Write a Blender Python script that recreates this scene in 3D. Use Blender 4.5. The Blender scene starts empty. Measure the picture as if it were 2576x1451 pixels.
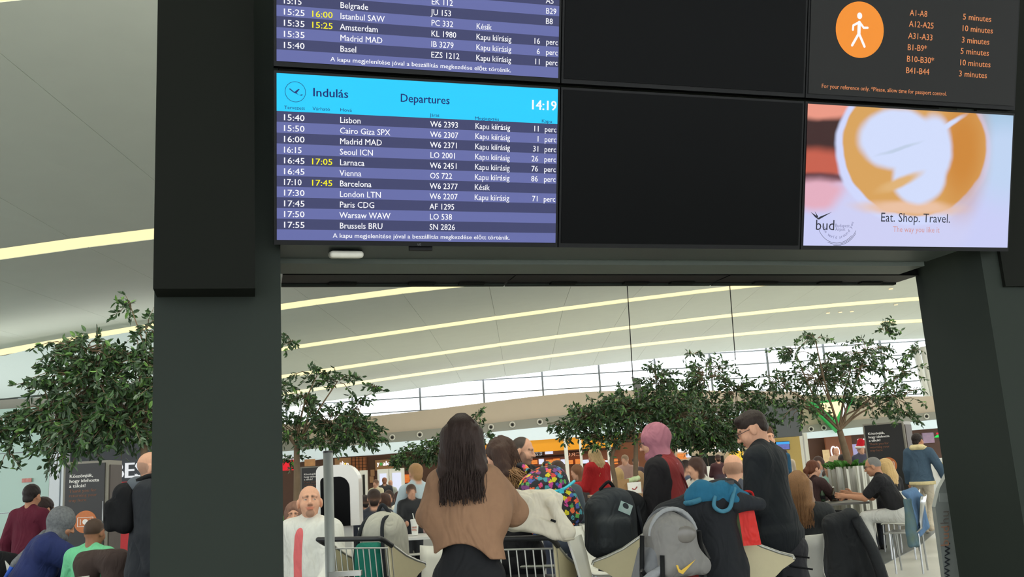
import bpy, math, random
import numpy as np
from math import sin, cos, tan, pi, radians as rad
from mathutils import Vector, Matrix
sc = bpy.context.scene
C = sc.collection
# ------------------------------------------------------------------ camera
FPX, PITCH, ROLL, CZ = 2353.4, .1954, -.0596, 1.4
FV = np.array([0, cos(PITCH), sin(PITCH)]); _U = np.array([0, -sin(PITCH), cos(PITCH)]); _R = np.array([1., 0, 0])
RV = _R*cos(ROLL)+_U*sin(ROLL); UV = -_R*sin(ROLL)+_U*cos(ROLL)
CAM = np.array([0, 0, CZ])
cd = bpy.data.cameras.new('camera'); cam = bpy.data.objects.new('camera', cd); C.objects.link(cam)
cd.sensor_fit = 'HORIZONTAL'; cd.sensor_width = 36; cd.lens = FPX/2576*36; cd.clip_start = .05; cd.clip_end = 400
m = Matrix.Identity(4)
for i in range(3):
    m[i][0], m[i][1], m[i][2], m[i][3] = RV[i], UV[i], -FV[i], CAM[i]
cam.matrix_world = m
sc.camera = cam
# ------------------------------------------------------------------ daylight, exposure
wd = bpy.data.worlds.new('overcast_sky'); sc.world = wd; wd.use_nodes = True
_bg = wd.node_tree.nodes['Background']; _bg.inputs[0].default_value = (.93, .97, 1, 1); _bg.inputs[1].default_value = 2.9
def area_light(name, loc, size, power, col=(1, .96, .89), rot=(0, 0, 0)):
    l = bpy.data.lights.new(name, 'AREA'); l.shape = 'RECTANGLE'; l.size, l.size_y = size; l.energy = power; l.color = col
    o = bpy.data.objects.new(name, l); C.objects.link(o); o.location = loc; o.rotation_euler = rot
    return o
# the hall's ceiling lighting, in long runs under the ceiling
for y, z, p in ((7.8, 5.3, 260), (15.5, 5.5, 420), (23.5, 5.7, 480), (30.6, 5.8, 480), (37, 5.9, 330)):
    area_light('ceiling_lamp_run', (3, y, z), (26, .7), p)
# unseen fill lights added to brighten the ceiling, above shops, left ledge and board
area_light('ceiling_fill', (5, 42.6, 4.3), (34, .8), 60, rot=(rad(155), 0, 0))
area_light('ceiling_fill', (-12, 21.2, 3.9), (10, .6), 40, rot=(rad(165), 0, 0))
area_light('ceiling_fill', (.9, 4.6, 4.35), (3.2, .5), 380, rot=(rad(180), 0, 0))
sc.view_settings.view_transform = 'Standard'; sc.view_settings.look = 'None'
sc.view_settings.exposure = 0; sc.view_settings.gamma = 1; sc.view_settings.use_curve_mapping = False
cy = sc.cycles
cy.use_denoising = True; cy.max_bounces = 6; cy.diffuse_bounces = 4; cy.glossy_bounces = 3; cy.transmission_bounces = 4
cy.transparent_max_bounces = 8; cy.caustics_reflective = False; cy.caustics_refractive = False; cy.sample_clamp_indirect = 4
# ------------------------------------------------------------------ pixels to directions
def ray(px, py): return FV+RV*(px-1288)/FPX-UV*(py-725.5)/FPX
def at(px, py, Y):
    d = ray(px, py); return CAM+d*(Y/d[1])
def ground(px, py, z=0):
    d = ray(px, py); return CAM+d*((z-CZ)/d[2])
def proj(P):
    v = np.asarray(P, float)-CAM; d = v@FV
    return 1288+FPX*(v@RV)/d, 725.5-FPX*(v@UV)/d
# ------------------------------------------------------------------ materials
def lin(c):
    return tuple((x/255/12.92 if x/255 <= .04045 else ((x/255+.055)/1.055)**2.4) for x in c)
MATS = {}
def mat(name, rgb, rough=.6, metal=0, var=.12, scale=30, bump=0, emit=0, stretch=None, coat=0, rgb2=None, spec=.5, fold=0):
    if name in MATS: return MATS[name]
    M = bpy.data.materials.new(name); M.use_nodes = True; nt = M.node_tree; N, L = nt.nodes, nt.links
    b = N['Principled BSDF']; c = lin(rgb)
    b.inputs['Roughness'].default_value = rough; b.inputs['Metallic'].default_value = metal
    b.inputs['Specular IOR Level'].default_value = spec
    tc = N.new('ShaderNodeTexCoord'); mp = N.new('ShaderNodeMapping'); L.new(tc.outputs['Object'], mp.inputs[0])
    if stretch: mp.inputs['Scale'].default_value = stretch
    nz = N.new('ShaderNodeTexNoise'); nz.inputs['Scale'].default_value = scale; nz.inputs['Detail'].default_value = 3
    L.new(mp.outputs[0], nz.inputs['Vector'])
    mx = N.new('ShaderNodeMix'); mx.data_type = 'RGBA'; L.new(nz.outputs['Fac'], mx.inputs[0])
    c2 = lin(rgb2) if rgb2 else None
    mx.inputs[6].default_value = (*(x*(1-var) for x in c), 1); mx.inputs[7].default_value = (*(c2 or [min(1, x*(1+var)) for x in c]), 1)
    L.new(mx.outputs[2], b.inputs['Base Color'])
    if bump:
        bp = N.new('ShaderNodeBump'); bp.inputs['Strength'].default_value = bump; bp.inputs['Distance'].default_value = .01
        L.new(nz.outputs['Fac'], bp.inputs['Height']); L.new(bp.outputs[0], b.inputs['Normal'])
    if fold:
        n2 = N.new('ShaderNodeTexNoise'); n2.inputs['Scale'].default_value = 6.5; n2.inputs['Detail'].default_value = 2; n2.inputs['Distortion'].default_value = 1.6
        m2 = N.new('ShaderNodeMapping'); m2.inputs['Scale'].default_value = (1, 1, .55); L.new(tc.outputs['Object'], m2.inputs[0]); L.new(m2.outputs[0], n2.inputs['Vector'])
        b2 = N.new('ShaderNodeBump'); b2.inputs['Strength'].default_value = fold; b2.inputs['Distance'].default_value = .06; L.new(n2.outputs['Fac'], b2.inputs['Height'])
        if bump: L.new(bp.outputs[0], b2.inputs['Normal'])
        L.new(b2.outputs[0], b.inputs['Normal'])
    if coat: b.inputs['Coat Weight'].default_value = coat
    if emit:
        L.new(mx.outputs[2], b.inputs['Emission Color']); b.inputs['Emission Strength'].default_value = emit
    MATS[name] = M
    return M
def glow(name, rgb, s=1.0, var=.02):
    """something that gives off light: screen, lamp, lit letter"""
    if name in MATS: return MATS[name]
    M = bpy.data.materials.new(name); M.use_nodes = True; nt = M.node_tree; N, L = nt.nodes, nt.links
    b = N['Principled BSDF']; c = lin(rgb); b.inputs['Base Color'].default_value = (.01, .01, .01, 1); b.inputs['Roughness'].default_value = .5; b.inputs['Specular IOR Level'].default_value = .15
    nz = N.new('ShaderNodeTexNoise'); nz.inputs['Scale'].default_value = 4
    mx = N.new('ShaderNodeMix'); mx.data_type = 'RGBA'; L.new(nz.outputs['Fac'], mx.inputs[0])
    mx.inputs[6].default_value = (*(x*(1-var) for x in c), 1); mx.inputs[7].default_value = (*(x*(1+var) for x in c), 1)
    L.new(mx.outputs[2], b.inputs['Emission Color']); b.inputs['Emission Strength'].default_value = s
    MATS[name] = M
    return M
# ------------------------------------------------------------------ objects
def tag(o, label, cat, group=None, kind=None):
    if label: o['label'] = label
    if cat: o['category'] = cat
    if group: o['group'] = group
    if kind: o['kind'] = kind
    return o
def structure(o, label, cat='wall'):
    o['kind'] = 'structure'; o['label'] = label; o['category'] = cat
    return o
def empty(name, loc, label=None, cat=None, rz=0, group=None):
    o = bpy.data.objects.new(name, None); C.objects.link(o); o.location = [float(x) for x in loc]; o.rotation_euler[2] = rz
    o.empty_display_size = .1
    return tag(o, label, cat, group)
def rawobj(name, V, Fc, mats, parent=None, mi=None, smooth=False):
    me = bpy.data.meshes.new(name)
    me.from_pydata([tuple(map(float, v)) for v in V] if not isinstance(V, np.ndarray) else V.tolist(), [], Fc if isinstance(Fc, list) else Fc.tolist())
    for mm in (mats if isinstance(mats, (list, tuple)) else [mats]): me.materials.append(mm)
    if mi is not None: me.polygons.foreach_set('material_index', np.asarray(mi, np.int32))
    if smooth: me.polygons.foreach_set('use_smooth', np.ones(len(me.polygons), bool))
    me.update()
    o = bpy.data.objects.new(name, me); C.objects.link(o)
    if parent: o.parent = parent
    return o
def inst(name, me, parent, loc=(0, 0, 0), rot=(0, 0, 0), scale=(1, 1, 1)):
    o = bpy.data.objects.new(name, me); C.objects.link(o); o.parent = parent
    o.location = loc; o.rotation_euler = rot; o.scale = scale
    return o
def rot3(rx=0, ry=0, rz=0):
    a, b, c = rad(rx), rad(ry), rad(rz)
    X = np.array([[1, 0, 0], [0, cos(a), -sin(a)], [0, sin(a), cos(a)]]); Y = np.array([[cos(b), 0, sin(b)], [0, 1, 0], [-sin(b), 0, cos(b)]])
    Z = np.array([[cos(c), -sin(c), 0], [sin(c), cos(c), 0], [0, 0, 1]])
    return Z@Y@X
def unit(v):
    v = np.asarray(v, float); return v/(np.linalg.norm(v)+1e-12)
class MB:
    """collects shapes of ONE part"""
    def __init__(s): s.V, s.F, s.M, s.cur = [], [], [], 0
    def add(s, V, Fc):
        n = len(s.V); s.V += [tuple(map(float, v)) for v in V]; s.F += [tuple(i+n for i in f) for f in Fc]; s.M += [s.cur]*len(Fc); return s
    def box(s, c, d, R=None, taper=1):
        hx, hy, hz = [x/2 for x in d]; P = []
        for z in (-1, 1):
            t = taper if z > 0 else 1
            for x, y in ((-1, -1), (1, -1), (1, 1), (-1, 1)): P.append((x*hx*t, y*hy*t, z*hz))
        P = np.array(P)
        if R is not None: P = P@np.asarray(R).T
        return s.add(P+np.asarray(c), [(0, 3, 2, 1), (4, 5, 6, 7), (0, 1, 5, 4), (1, 2, 6, 5), (2, 3, 7, 6), (3, 0, 4, 7)])
    def hexa(s, P): return s.add(P, [(0, 3, 2, 1), (4, 5, 6, 7), (0, 1, 5, 4), (1, 2, 6, 5), (2, 3, 7, 6), (3, 0, 4, 7)])
    def prism(s, poly, ext):
        n = len(poly); poly = [np.asarray(p, float) for p in poly]; e = np.asarray(ext, float)
        return s.add(poly+[p+e for p in poly], [tuple(range(n))[::-1], tuple(range(n, 2*n))]+[(i, (i+1) % n, (i+1) % n+n, i+n) for i in range(n)])
    def tube(s, pts, r, n=8, cap=True):
        pts = [np.asarray(p, float) for p in pts]; k = len(pts); rr = r if isinstance(r, (list, tuple)) else [r]*k
        V, Fc = [], []; up = None
        for i, p in enumerate(pts):
            t = unit(pts[min(i+1, k-1)]-pts[max(i-1, 0)])
            if up is None: up = np.array([0, 0, 1.]) if abs(t[2]) < .9 else np.array([1., 0, 0])
            a = unit(np.cross(t, up)); b = np.cross(a, t); up = b
            for j in range(n):
                q = 2*pi*j/n; V.append(p+(a*cos(q)+b*sin(q))*rr[i])
        for i in range(k-1):
            for j in range(n): Fc.append((i*n+j, i*n+(j+1) % n, (i+1)*n+(j+1) % n, (i+1)*n+j))
        if cap: Fc += [tuple(range(n)), tuple(range((k-1)*n, k*n))[::-1]]
        return s.add(V, Fc)
    def cyl(s, a, b, r, n=12, r2=None): return s.tube([a, b], [r, r if r2 is None else r2], n)
    def lathe(s, prof, c=(0, 0, 0), n=20):
        V = [(c[0]+r*cos(2*pi*j/n), c[1]+r*sin(2*pi*j/n), c[2]+z) for r, z in prof for j in range(n)]
        Fc = [(i*n+j, i*n+(j+1) % n, (i+1)*n+(j+1) % n, (i+1)*n+j) for i in range(len(prof)-1) for j in range(n)]
        return s.add(V, Fc+[tuple(range(n))[::-1], tuple(range((len(prof)-1)*n, len(prof)*n))])
    def build(s, name, mats, parent=None, off=(0, 0, 0), smooth=False):
        V = np.array(s.V)-np.asarray(off, float)
        return rawobj(name, V, s.F, mats, parent, s.M, smooth)
def bez(P, n=10):
    """smooth curve through the points"""
    P = [np.asarray(p, float) for p in P]; out = []
    for i in range(len(P)-1):
        p0, p1, p2, p3 = P[max(i-1, 0)], P[i], P[i+1], P[min(i+2, len(P)-1)]
        for j in range(n):
            t = j/n; out.append(.5*((2*p1)+(p2-p0)*t+(2*p0-5*p1+4*p2-p3)*t*t+(3*p1-p0-3*p2+p3)*t**3))
    return out+[P[-1]]
# ------------------------------------------------------------------ lettering
_TX = {}
def text_data(s, bold=0):
    if (s, bold) not in _TX:
        cu = bpy.data.curves.new('t', 'FONT'); cu.body = s; cu.size = 1; cu.resolution_u = 2; cu.offset = bold
        o = bpy.data.objects.new('t', cu); C.objects.link(o); bpy.context.view_layer.update()
        me = bpy.data.meshes.new_from_object(o.evaluated_get(bpy.context.evaluated_depsgraph_get()))
        V = np.array([v.co[:] for v in me.vertices]) if len(me.vertices) else np.zeros((1, 3)); Fc = [tuple(p.vertices) for p in me.polygons]
        bpy.data.objects.remove(o); bpy.data.curves.remove(cu); bpy.data.meshes.remove(me)
        _TX[(s, bold)] = (V, Fc)
    return _TX[(s, bold)]
def lettering(s, P, A, U, cap, M, parent=None, off=(0, 0, 0), width=None, align='l', bold=0, name='lettering', sx=1.0):
    """flat letters on a surface: P baseline point, A reading direction, U up, cap = height of a capital"""
    V, Fc = text_data(s, 0); k = cap/.73
    if bold > 0:                                                        # heavier strokes: the outline laid twice, a hair apart
        n_ = len(V); V = np.concatenate([V-(bold*1.2, 0, 0), V+(bold*1.2, 0, 0)]); Fc = Fc+[tuple(i+n_ for i in f) for f in Fc]
    X = V[:, 0]*k*sx
    if width: X = (V[:, 0]-V[:, 0].min())*(width/max(1e-6, V[:, 0].max()-V[:, 0].min()))
    if align == 'r': X = X-X.max()
    if align == 'c': X = X-(X.max()+X.min())/2
    W3 = np.asarray(P)+np.outer(X, A)+np.outer(V[:, 1]*k, U)
    return rawobj(name, W3-np.asarray(off), Fc, M, parent)
# ------------------------------------------------------------------ solid shapes from distance fields
def cone(a, b, ra, rb=None, m=0, k=.02, sq=None, R=None, op='+'): return ('c', np.asarray(a, float), np.asarray(b, float), ra, ra if rb is None else rb, m, k, sq, R, op)
def ell(c, r, m=0, k=.02, R=None, op='+'): return ('e', np.asarray(c, float), np.broadcast_to(np.asarray(r, float), (3,)), m, k, R, op)
def rbox(c, h, rd=.02, m=0, k=.01, R=None, op='+'): return ('b', np.asarray(c, float), np.asarray(h, float), rd, m, k, R, op)
def xf(prims, R, t, s=1.0):
    """move primitives: rotate, scale, shift"""
    out = []; t = np.asarray(t, float)
    for p in prims:
        if p[0] == 'c':
            RR = R if p[8] is None else R@p[8]
            out.append(('c', R@p[1]*s+t, R@p[2]*s+t, p[3]*s, p[4]*s, p[5], p[6]*s, p[7], RR, p[9]))
        elif p[0] == 'e': out.append(('e', R@p[1]*s+t, p[2]*s, p[3], p[4]*s, R if p[5] is None else R@p[5], p[6]))
        else: out.append(('b', R@p[1]*s+t, p[2]*s, p[3]*s, p[4], p[5]*s, R if p[6] is None else R@p[6], p[7]))
    return out
def _bb(p):
    if p[0] == 'c':
        r = max(p[3], p[4])*(max(p[7]) if p[7] is not None else 1); return np.minimum(p[1], p[2])-r, np.maximum(p[1], p[2])+r, p[6], p[9], p[5]
    if p[0] == 'e': r = p[2].max(); return p[1]-r, p[1]+r, p[4], p[6], p[3]
    r = np.linalg.norm(p[2]); return p[1]-r, p[1]+r, p[5], p[7], p[4]
def sdf(prims, res, cuts=(), amp=0, freq=16, seed=0, smooth=1, groove=None):
    bbs = [_bb(p) for p in prims]
    lo = np.min([b[0] for b in bbs if b[3] == '+'], 0)-3*res-amp; hi = np.max([b[1] for b in bbs if b[3] == '+'], 0)+3*res+amp
    for n, p in cuts:                                   # shrink the grid where an axis plane cuts
        n = np.asarray(n, float); ax = int(np.argmax(abs(n)))
        if abs(n[ax]) > .999:
            if n[ax] < 0: lo[ax] = max(lo[ax], p[ax]-3*res)
            else: hi[ax] = min(hi[ax], p[ax]+3*res)
    n3 = np.ceil((hi-lo)/res).astype(int)+1
    D = np.full(n3, 1.0, np.float32); M = np.zeros(n3, np.int8)
    ax = [lo[i]+np.arange(n3[i])*res for i in range(3)]
    for p, (b0, b1, k, op, m_) in zip(prims, bbs):
        mg = k+2.5*res+amp
        i0 = np.clip(((b0-mg-lo)/res).astype(int), 0, n3); i1 = np.clip(np.ceil((b1+mg-lo)/res).astype(int)+1, 0, n3)
        if (i1 <= i0).any(): continue
        sl = tuple(slice(a, b) for a, b in zip(i0, i1))
        X = ax[0][sl[0]].astype(np.float32)[:, None, None]; Y = ax[1][sl[1]].astype(np.float32)[None, :, None]; Z = ax[2][sl[2]].astype(np.float32)[None, None, :]
        if p[0] == 'c':
            a, b, ra, rb, sq, R = p[1], p[2], p[3], p[4], p[7], p[8]
            x, y, z = X-a[0], Y-a[1], Z-a[2]; ba = b-a; mn = 1
            if sq is not None:
                R = np.eye(3) if R is None else R
                x, y, z = [(x*R[0, i]+y*R[1, i]+z*R[2, i])/sq[i] for i in range(3)]; ba = (R.T@ba)/np.array(sq); mn = min(sq)
            l2 = float(ba@ba)+1e-9
            h = np.clip((x*ba[0]+y*ba[1]+z*ba[2])/l2, 0, 1)
            d = (np.sqrt((x-ba[0]*h)**2+(y-ba[1]*h)**2+(z-ba[2]*h)**2)-(ra+(rb-ra)*h))*mn
        else:
            c, R = p[1], (p[5] if p[0] == 'e' else p[6]); x, y, z = X-c[0], Y-c[1], Z-c[2]
            if R is not None: x, y, z = [x*R[0, i]+y*R[1, i]+z*R[2, i] for i in range(3)]
            if p[0] == 'e':
                r = p[2]; q = np.sqrt((x/r[0])**2+(y/r[1])**2+(z/r[2])**2); q2 = np.sqrt((x/r[0]**2)**2+(y/r[1]**2)**2+(z/r[2]**2)**2)
                d = q*(q-1)/np.maximum(q2, 1e-6)
            else:
                h, rd = p[2], p[3]; qx, qy, qz = abs(x)-h[0]+rd, abs(y)-h[1]+rd, abs(z)-h[2]+rd
                d = np.sqrt(np.maximum(qx, 0)**2+np.maximum(qy, 0)**2+np.maximum(qz, 0)**2)+np.minimum(np.maximum(np.maximum(qx, qy), qz), 0)-rd
        cur = D[sl]
        if op == 'p': M[sl] = np.where(d < 0, m_, M[sl]); continue
        if op == '-':
            h = np.clip(.5+.5*(d+cur)/(-k), 0, 1) if False else np.clip(.5-.5*(cur+d)/k, 0, 1)
            D[sl] = cur*(1-h)-d*h+k*h*(1-h); continue
        M[sl] = np.where(d < cur, m_, M[sl])
        h = np.clip(.5+.5*(cur-d)/k, 0, 1); D[sl] = cur*(1-h)+d*h-k*h*(1-h)
    X, Y, Z = ax[0][:, None, None], ax[1][None, :, None], ax[2][None, None, :]
    if amp:
        rg = np.random.default_rng(seed); nz = 0
        for q in range(5):
            w = rg.normal(size=3); w = w/np.linalg.norm(w)*freq*(.6+.5*q); ph = rg.random()*6.3
            nz = nz+np.sin(X*w[0]+Y*w[1]+Z*w[2]*.6+ph+1.3*np.sin(X*w[1]*.7+Z*w[0]*.5+ph*2))/(1+.5*q)
        D = D+(amp*.5*nz).astype(np.float32)
    if groove is not None: D = D+groove(X, Y, Z).astype(np.float32)
    for n, p in cuts:
        n = np.asarray(n, float); p = np.asarray(p, float)
        D = np.maximum(D, ((X-p[0])*n[0]+(Y-p[1])*n[1]+(Z-p[2])*n[2]).astype(np.float32))
    D[0], D[-1], D[:, 0], D[:, -1], D[:, :, 0], D[:, :, -1] = .1, .1, .1, .1, .1, .1
    ins = D < 0
    cnt = np.zeros(np.array(D.shape)-1, np.int8)
    for i in (0, 1):
        for j in (0, 1):
            for k in (0, 1): cnt += ins[i:ins.shape[0]-1+i, j:ins.shape[1]-1+j, k:ins.shape[2]-1+k]
    cells = np.argwhere((cnt > 0) & (cnt < 8))
    if len(cells) == 0: return np.zeros((0, 3)), np.zeros((0, 4), int), np.zeros(0, int)
    idx = np.full(cnt.shape, -1, np.int64); idx[tuple(cells.T)] = np.arange(len(cells))
    acc = np.zeros((len(cells), 3)); nn = np.zeros(len(cells))
    cor = [(i, j, k) for i in (0, 1) for j in (0, 1) for k in (0, 1)]
    for o0 in cor:
        for a in range(3):
            if o0[a]: continue
            o1 = list(o0); o1[a] = 1; c0, c1 = cells+o0, cells+o1
            v0, v1 = D[tuple(c0.T)], D[tuple(c1.T)]; mk = (v0 < 0) != (v1 < 0); t = v0[mk]/(v0[mk]-v1[mk])
            pt = np.tile(np.array(o0, float), (mk.sum(), 1)); pt[:, a] += t; acc[mk] += pt; nn[mk] += 1
    fr = acc/nn[:, None]; V = lo+(cells+fr)*res
    mv = M[tuple((cells+np.round(fr).astype(int)).T)]
    Fs = []
    for a in range(3):
        b, c = (a+1) % 3, (a+2) % 3
        s0 = [slice(None)]*3; s1 = [slice(None)]*3; s0[a] = slice(0, -1); s1[a] = slice(1, None)
        e = np.argwhere(ins[tuple(s0)] != ins[tuple(s1)]); e = e[(e[:, b] > 0) & (e[:, c] > 0)]
        q = []
        for db, dc in ((1, 1), (0, 1), (0, 0), (1, 0)):
            w = e.copy(); w[:, b] -= db; w[:, c] -= dc; q.append(idx[tuple(w.T)])
        q = np.stack(q, 1); fl = ~ins[tuple(e.T)]; q[fl] = q[fl][:, ::-1]; Fs.append(q)
    Fc = np.concatenate(Fs)
    for _ in range(smooth):
        S = np.zeros_like(V); w = np.zeros(len(V))
        for i in range(4):
            u, v = Fc[:, i], Fc[:, (i+1) % 4]
            for x in range(3): S[:, x] += np.bincount(u, V[v, x], len(V))+np.bincount(v, V[u, x], len(V))
            w += np.bincount(u, minlength=len(V))+np.bincount(v, minlength=len(V))
        V = V*.5+.5*S/w[:, None]
    return V, Fc, mv[Fc[:, 0]]
def _dist(p, V):
    if p[0] == 'c':
        a, b, ra, rb, sq, R = p[1], p[2], p[3], p[4], p[7], p[8]; q = V-a; ba = b-a; mn = 1
        if sq is not None: R = np.eye(3) if R is None else R; q = (q@R)/np.array(sq); ba = (R.T@ba)/np.array(sq); mn = min(sq)
        h = np.clip(q@ba/(ba@ba+1e-9), 0, 1); return (np.linalg.norm(q-h[:, None]*ba, axis=1)-(ra+(rb-ra)*h))*mn
    R = p[5] if p[0] == 'e' else p[6]; q = V-p[1]
    if R is not None: q = q@R
    if p[0] == 'e': r = p[2]; l = np.linalg.norm(q/r, axis=1); return l*(l-1)/np.maximum(np.linalg.norm(q/r**2, axis=1), 1e-6)
    z = abs(q)-p[2]+p[3]; return np.linalg.norm(np.maximum(z, 0), axis=1)+np.minimum(z.max(1), 0)-p[3]
def vcolors(prims, V, pal, soft):
    """blend the palette smoothly between the shapes that lie nearest, then lay the painted patches over it"""
    L_ = np.array([lin(c) for c in pal]); best = np.full((len(pal), len(V)), 9.)
    for p in prims:
        if p[-1] == '+': m_ = _bb(p)[4]; best[m_] = np.minimum(best[m_], _dist(p, V))
    w = np.exp(-(best-best.min(0))/soft); col = (w.T@L_)/w.sum(0)[:, None]
    for p in prims:
        if p[-1] == 'p':
            t = np.clip(.5-_dist(p, V)/(2*soft), 0, 1)[:, None]; col = col*(1-t)+L_[_bb(p)[4]]*t
    return col
def vmat():
    if 'skin_and_cloth' in MATS: return MATS['skin_and_cloth']
    M = bpy.data.materials.new('skin_and_cloth'); M.use_nodes = True; N, L = M.node_tree.nodes, M.node_tree.links; b = N['Principled BSDF']
    at_ = N.new('ShaderNodeAttribute'); at_.attribute_name = 'tint'; nz = N.new('ShaderNodeTexNoise'); nz.inputs['Scale'].default_value = 45; mr = N.new('ShaderNodeMapRange'); mr.inputs[3].default_value = .9; mr.inputs[4].default_value = 1.1; L.new(nz.outputs['Fac'], mr.inputs[0])
    mx = N.new('ShaderNodeVectorMath'); mx.operation = 'SCALE'; L.new(at_.outputs['Color'], mx.inputs[0]); L.new(mr.outputs[0], mx.inputs['Scale']); L.new(mx.outputs[0], b.inputs['Base Color'])
    b.inputs['Roughness'].default_value = .6; b.inputs['Specular IOR Level'].default_value = .3; MATS['skin_and_cloth'] = M
    return M
def tinted(name, pieces, pal, parent=None, soft=.004):
    """one continuous mesh made of the given (primitives, voxel size) pieces, coloured per vertex"""
    V, Fc, Cc, n = [], [], [], 0
    for prims, res, kw in pieces:
        v, f, _m = sdf(prims, res, **kw)
        if len(v): V.append(v); Fc.append(f+n); Cc.append(vcolors(prims, v, pal, soft)); n += len(v)
    V, Fc, Cc = np.concatenate(V), np.concatenate(Fc), np.concatenate(Cc)
    o = rawobj(name, V, Fc, vmat(), parent, None, True); a = o.data.color_attributes.new('tint', 'FLOAT_COLOR', 'POINT')
    a.data.foreach_set('color', np.concatenate([Cc, np.ones((len(Cc), 1))], 1).astype(np.float32).ravel()); return o
def solid(name, prims, res, mats, parent=None, **kw):
    V, Fc, mi = sdf(prims, res, **kw)
    return rawobj(name, V, Fc, mats, parent, mi, True)
def joined(name, pieces, mats, parent=None):
    V, Fc, mi, n = [], [], [], 0
    for v, f, m_ in pieces:
        if len(v): V.append(v); Fc.append(f+n); mi.append(m_); n += len(v)
    return rawobj(name, np.concatenate(V), np.concatenate(Fc), mats, parent, np.concatenate(mi), True)
# ================================================================== THE SETTING
m_floor = mat('floor_dark_stone', (100, 104, 103), .55, var=.1, scale=3)
m_floorl = mat('floor_pale_stone', (205, 204, 196), .4, var=.05, scale=4)
fl = MB().box((6, 24, -.05), (90, 76, .1)).build('floor', m_floorl); structure(fl, 'pale stone floor of the hall', 'floor')  # laid pale out of view too, to bounce light onto the ceiling
pv = [ground(px, py, .006) for px, py in ((2135, 1475), (2185, 1440), (2250, 1405), (2310, 1375), (2350, 1340), (2380, 1310), (2420, 1292))]
pv = [(-16, 4.6), (2.0, 4.6)]+[(x, y) for x, y, _ in pv]+[(13, 26), (14, 30), (-11, 30), (-16, 21)]
pa = MB().prism([(x, y, 0) for x, y in pv], (0, 0, .006)).build('floor', m_floor); structure(pa, 'dark grey floor area under the tables with a curved edge', 'floor')
# ---- ceiling: bands of panels between curved strip lights
m_ceil = mat('ceiling_panel_paint', (226, 232, 220), .7, var=.03, scale=2)
m_back = mat('light_backing_grey', (120, 120, 116), .9, var=.03)
m_strip = glow('ceiling_strip_light', (255, 236, 176), 1.25)
STR = [(7.8, 60, [(-400, 22), (0, -18), (130, -32), (1300, -150), (2000, -200), (2900, -240)]),
       (15.5, 29, [(-400, 700), (0, 640), (380, 589), (708, 550), (1400, 490), (2000, 455), (2900, 430)]),
       (23.5, 15, [(-400, 960), (80, 879), (385, 826), (708, 765), (1050, 722), (1400, 690), (2000, 652), (2900, 640)]),
       (30.6, 9, [(-200, 1000), (300, 940), (709, 881), (1160, 808), (1500, 763), (1804, 727), (1891, 720), (2330, 682), (2900, 650)]),
       (37., 8, [(-100, 1060), (300, 1010), (709, 951), (1160, 878), (1500, 831), (1835, 793), (2318, 756), (2900, 730)]),
       (43., 7, [(0, 1090), (400, 1043), (740, 993), (995, 945), (1160, 923), (1500, 878), (1835, 842), (2326, 813), (2900, 795)]),
       (48., 0, [(100, 1110), (500, 1062), (790, 1021), (1054, 975), (1212, 950), (1500, 912), (1786, 886), (1933, 875), (2331, 860), (2900, 850)])]
def strip_fn(Y, pl):
    P = np.array([at(x, y, Y) for x, y in pl]); c = np.polyfit(P[:, 0], P[:, 2], 3); lo, hi = P[0, 0], P[-1, 0]
    return lambda X: np.polyval(c, min(max(X, lo), hi))
SF = [(-7.0, 0, strip_fn(STR[0][0], STR[0][2]))]+[(Y, t, strip_fn(Y, pl)) for Y, t, pl in STR]
ceil = empty('ceiling', (0, 0, 6)); structure(ceil, 'pale curved ceiling of wide panel bands divided by glowing strip lights', 'ceiling')
XS = np.arange(-23.1, 31, 2.25)
for k in range(len(SF)-1):
    (Y0, t0, f0), (Y1, t1, f1) = SF[k], SF[k+1]
    h0 = t0*Y0*Y0/FPX/4.7; h1 = t1*Y1*Y1/FPX/4.7
    for i in range(len(XS)-1):
        a, b = XS[i]+.004, XS[i+1]-.004
        if Y0 > 23 and Y0 < 24 and XS[i+1] < -10.9: continue          # the far bands end at the left wall
        if Y0 > 24 and XS[i+1] < -12: continue
        q = [(a, Y0+h0/2, f0(a)), (b, Y0+h0/2, f0(b)), (b, Y1-h1/2, f1(b)), (a, Y1-h1/2, f1(a))]
        m_ = MB().hexa([np.array(p) for p in q]+[np.array(p)+(0, 0, .05) for p in q]); m_.build('panel', m_ceil, ceil, (0, 0, 6))
    if t1:                                                             # the strip light set between two bands
        for i in range(len(XS)-1):
            a, b = XS[i], XS[i+1]
            if 23 < Y1 < 24 and b < -12.3: continue
            if Y1 > 24 and b < -12: continue
            q = [(a, Y1-h1/2, f1(a)+.012), (b, Y1-h1/2, f1(b)+.012), (b, Y1+h1/2, f1(b)+.012), (a, Y1+h1/2, f1(a)+.012)]
            MB().hexa([np.array(p) for p in q]+[np.array(p)+(0, 0, .04) for p in q]).build('strip_light', m_strip, ceil, (0, 0, 6))
bk = MB()
for k in range(len(SF)-1):
    (Y0, _, f0), (Y1, _, f1) = SF[k], SF[k+1]
    for i in range(len(XS)-1):
        a, b = XS[i], XS[i+1]; q = [(a, Y0, f0(a)+.08), (b, Y0, f0(b)+.08), (b, Y1, f1(b)+.08), (a, Y1, f1(a)+.08)]
        bk.hexa([np.array(p) for p in q]+[np.array(p)+(0, 0, .1) for p in q])
bk.build('light_backing', m_back, ceil, (0, 0, 6))  # shell added above the panels to keep light from leaking through
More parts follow.
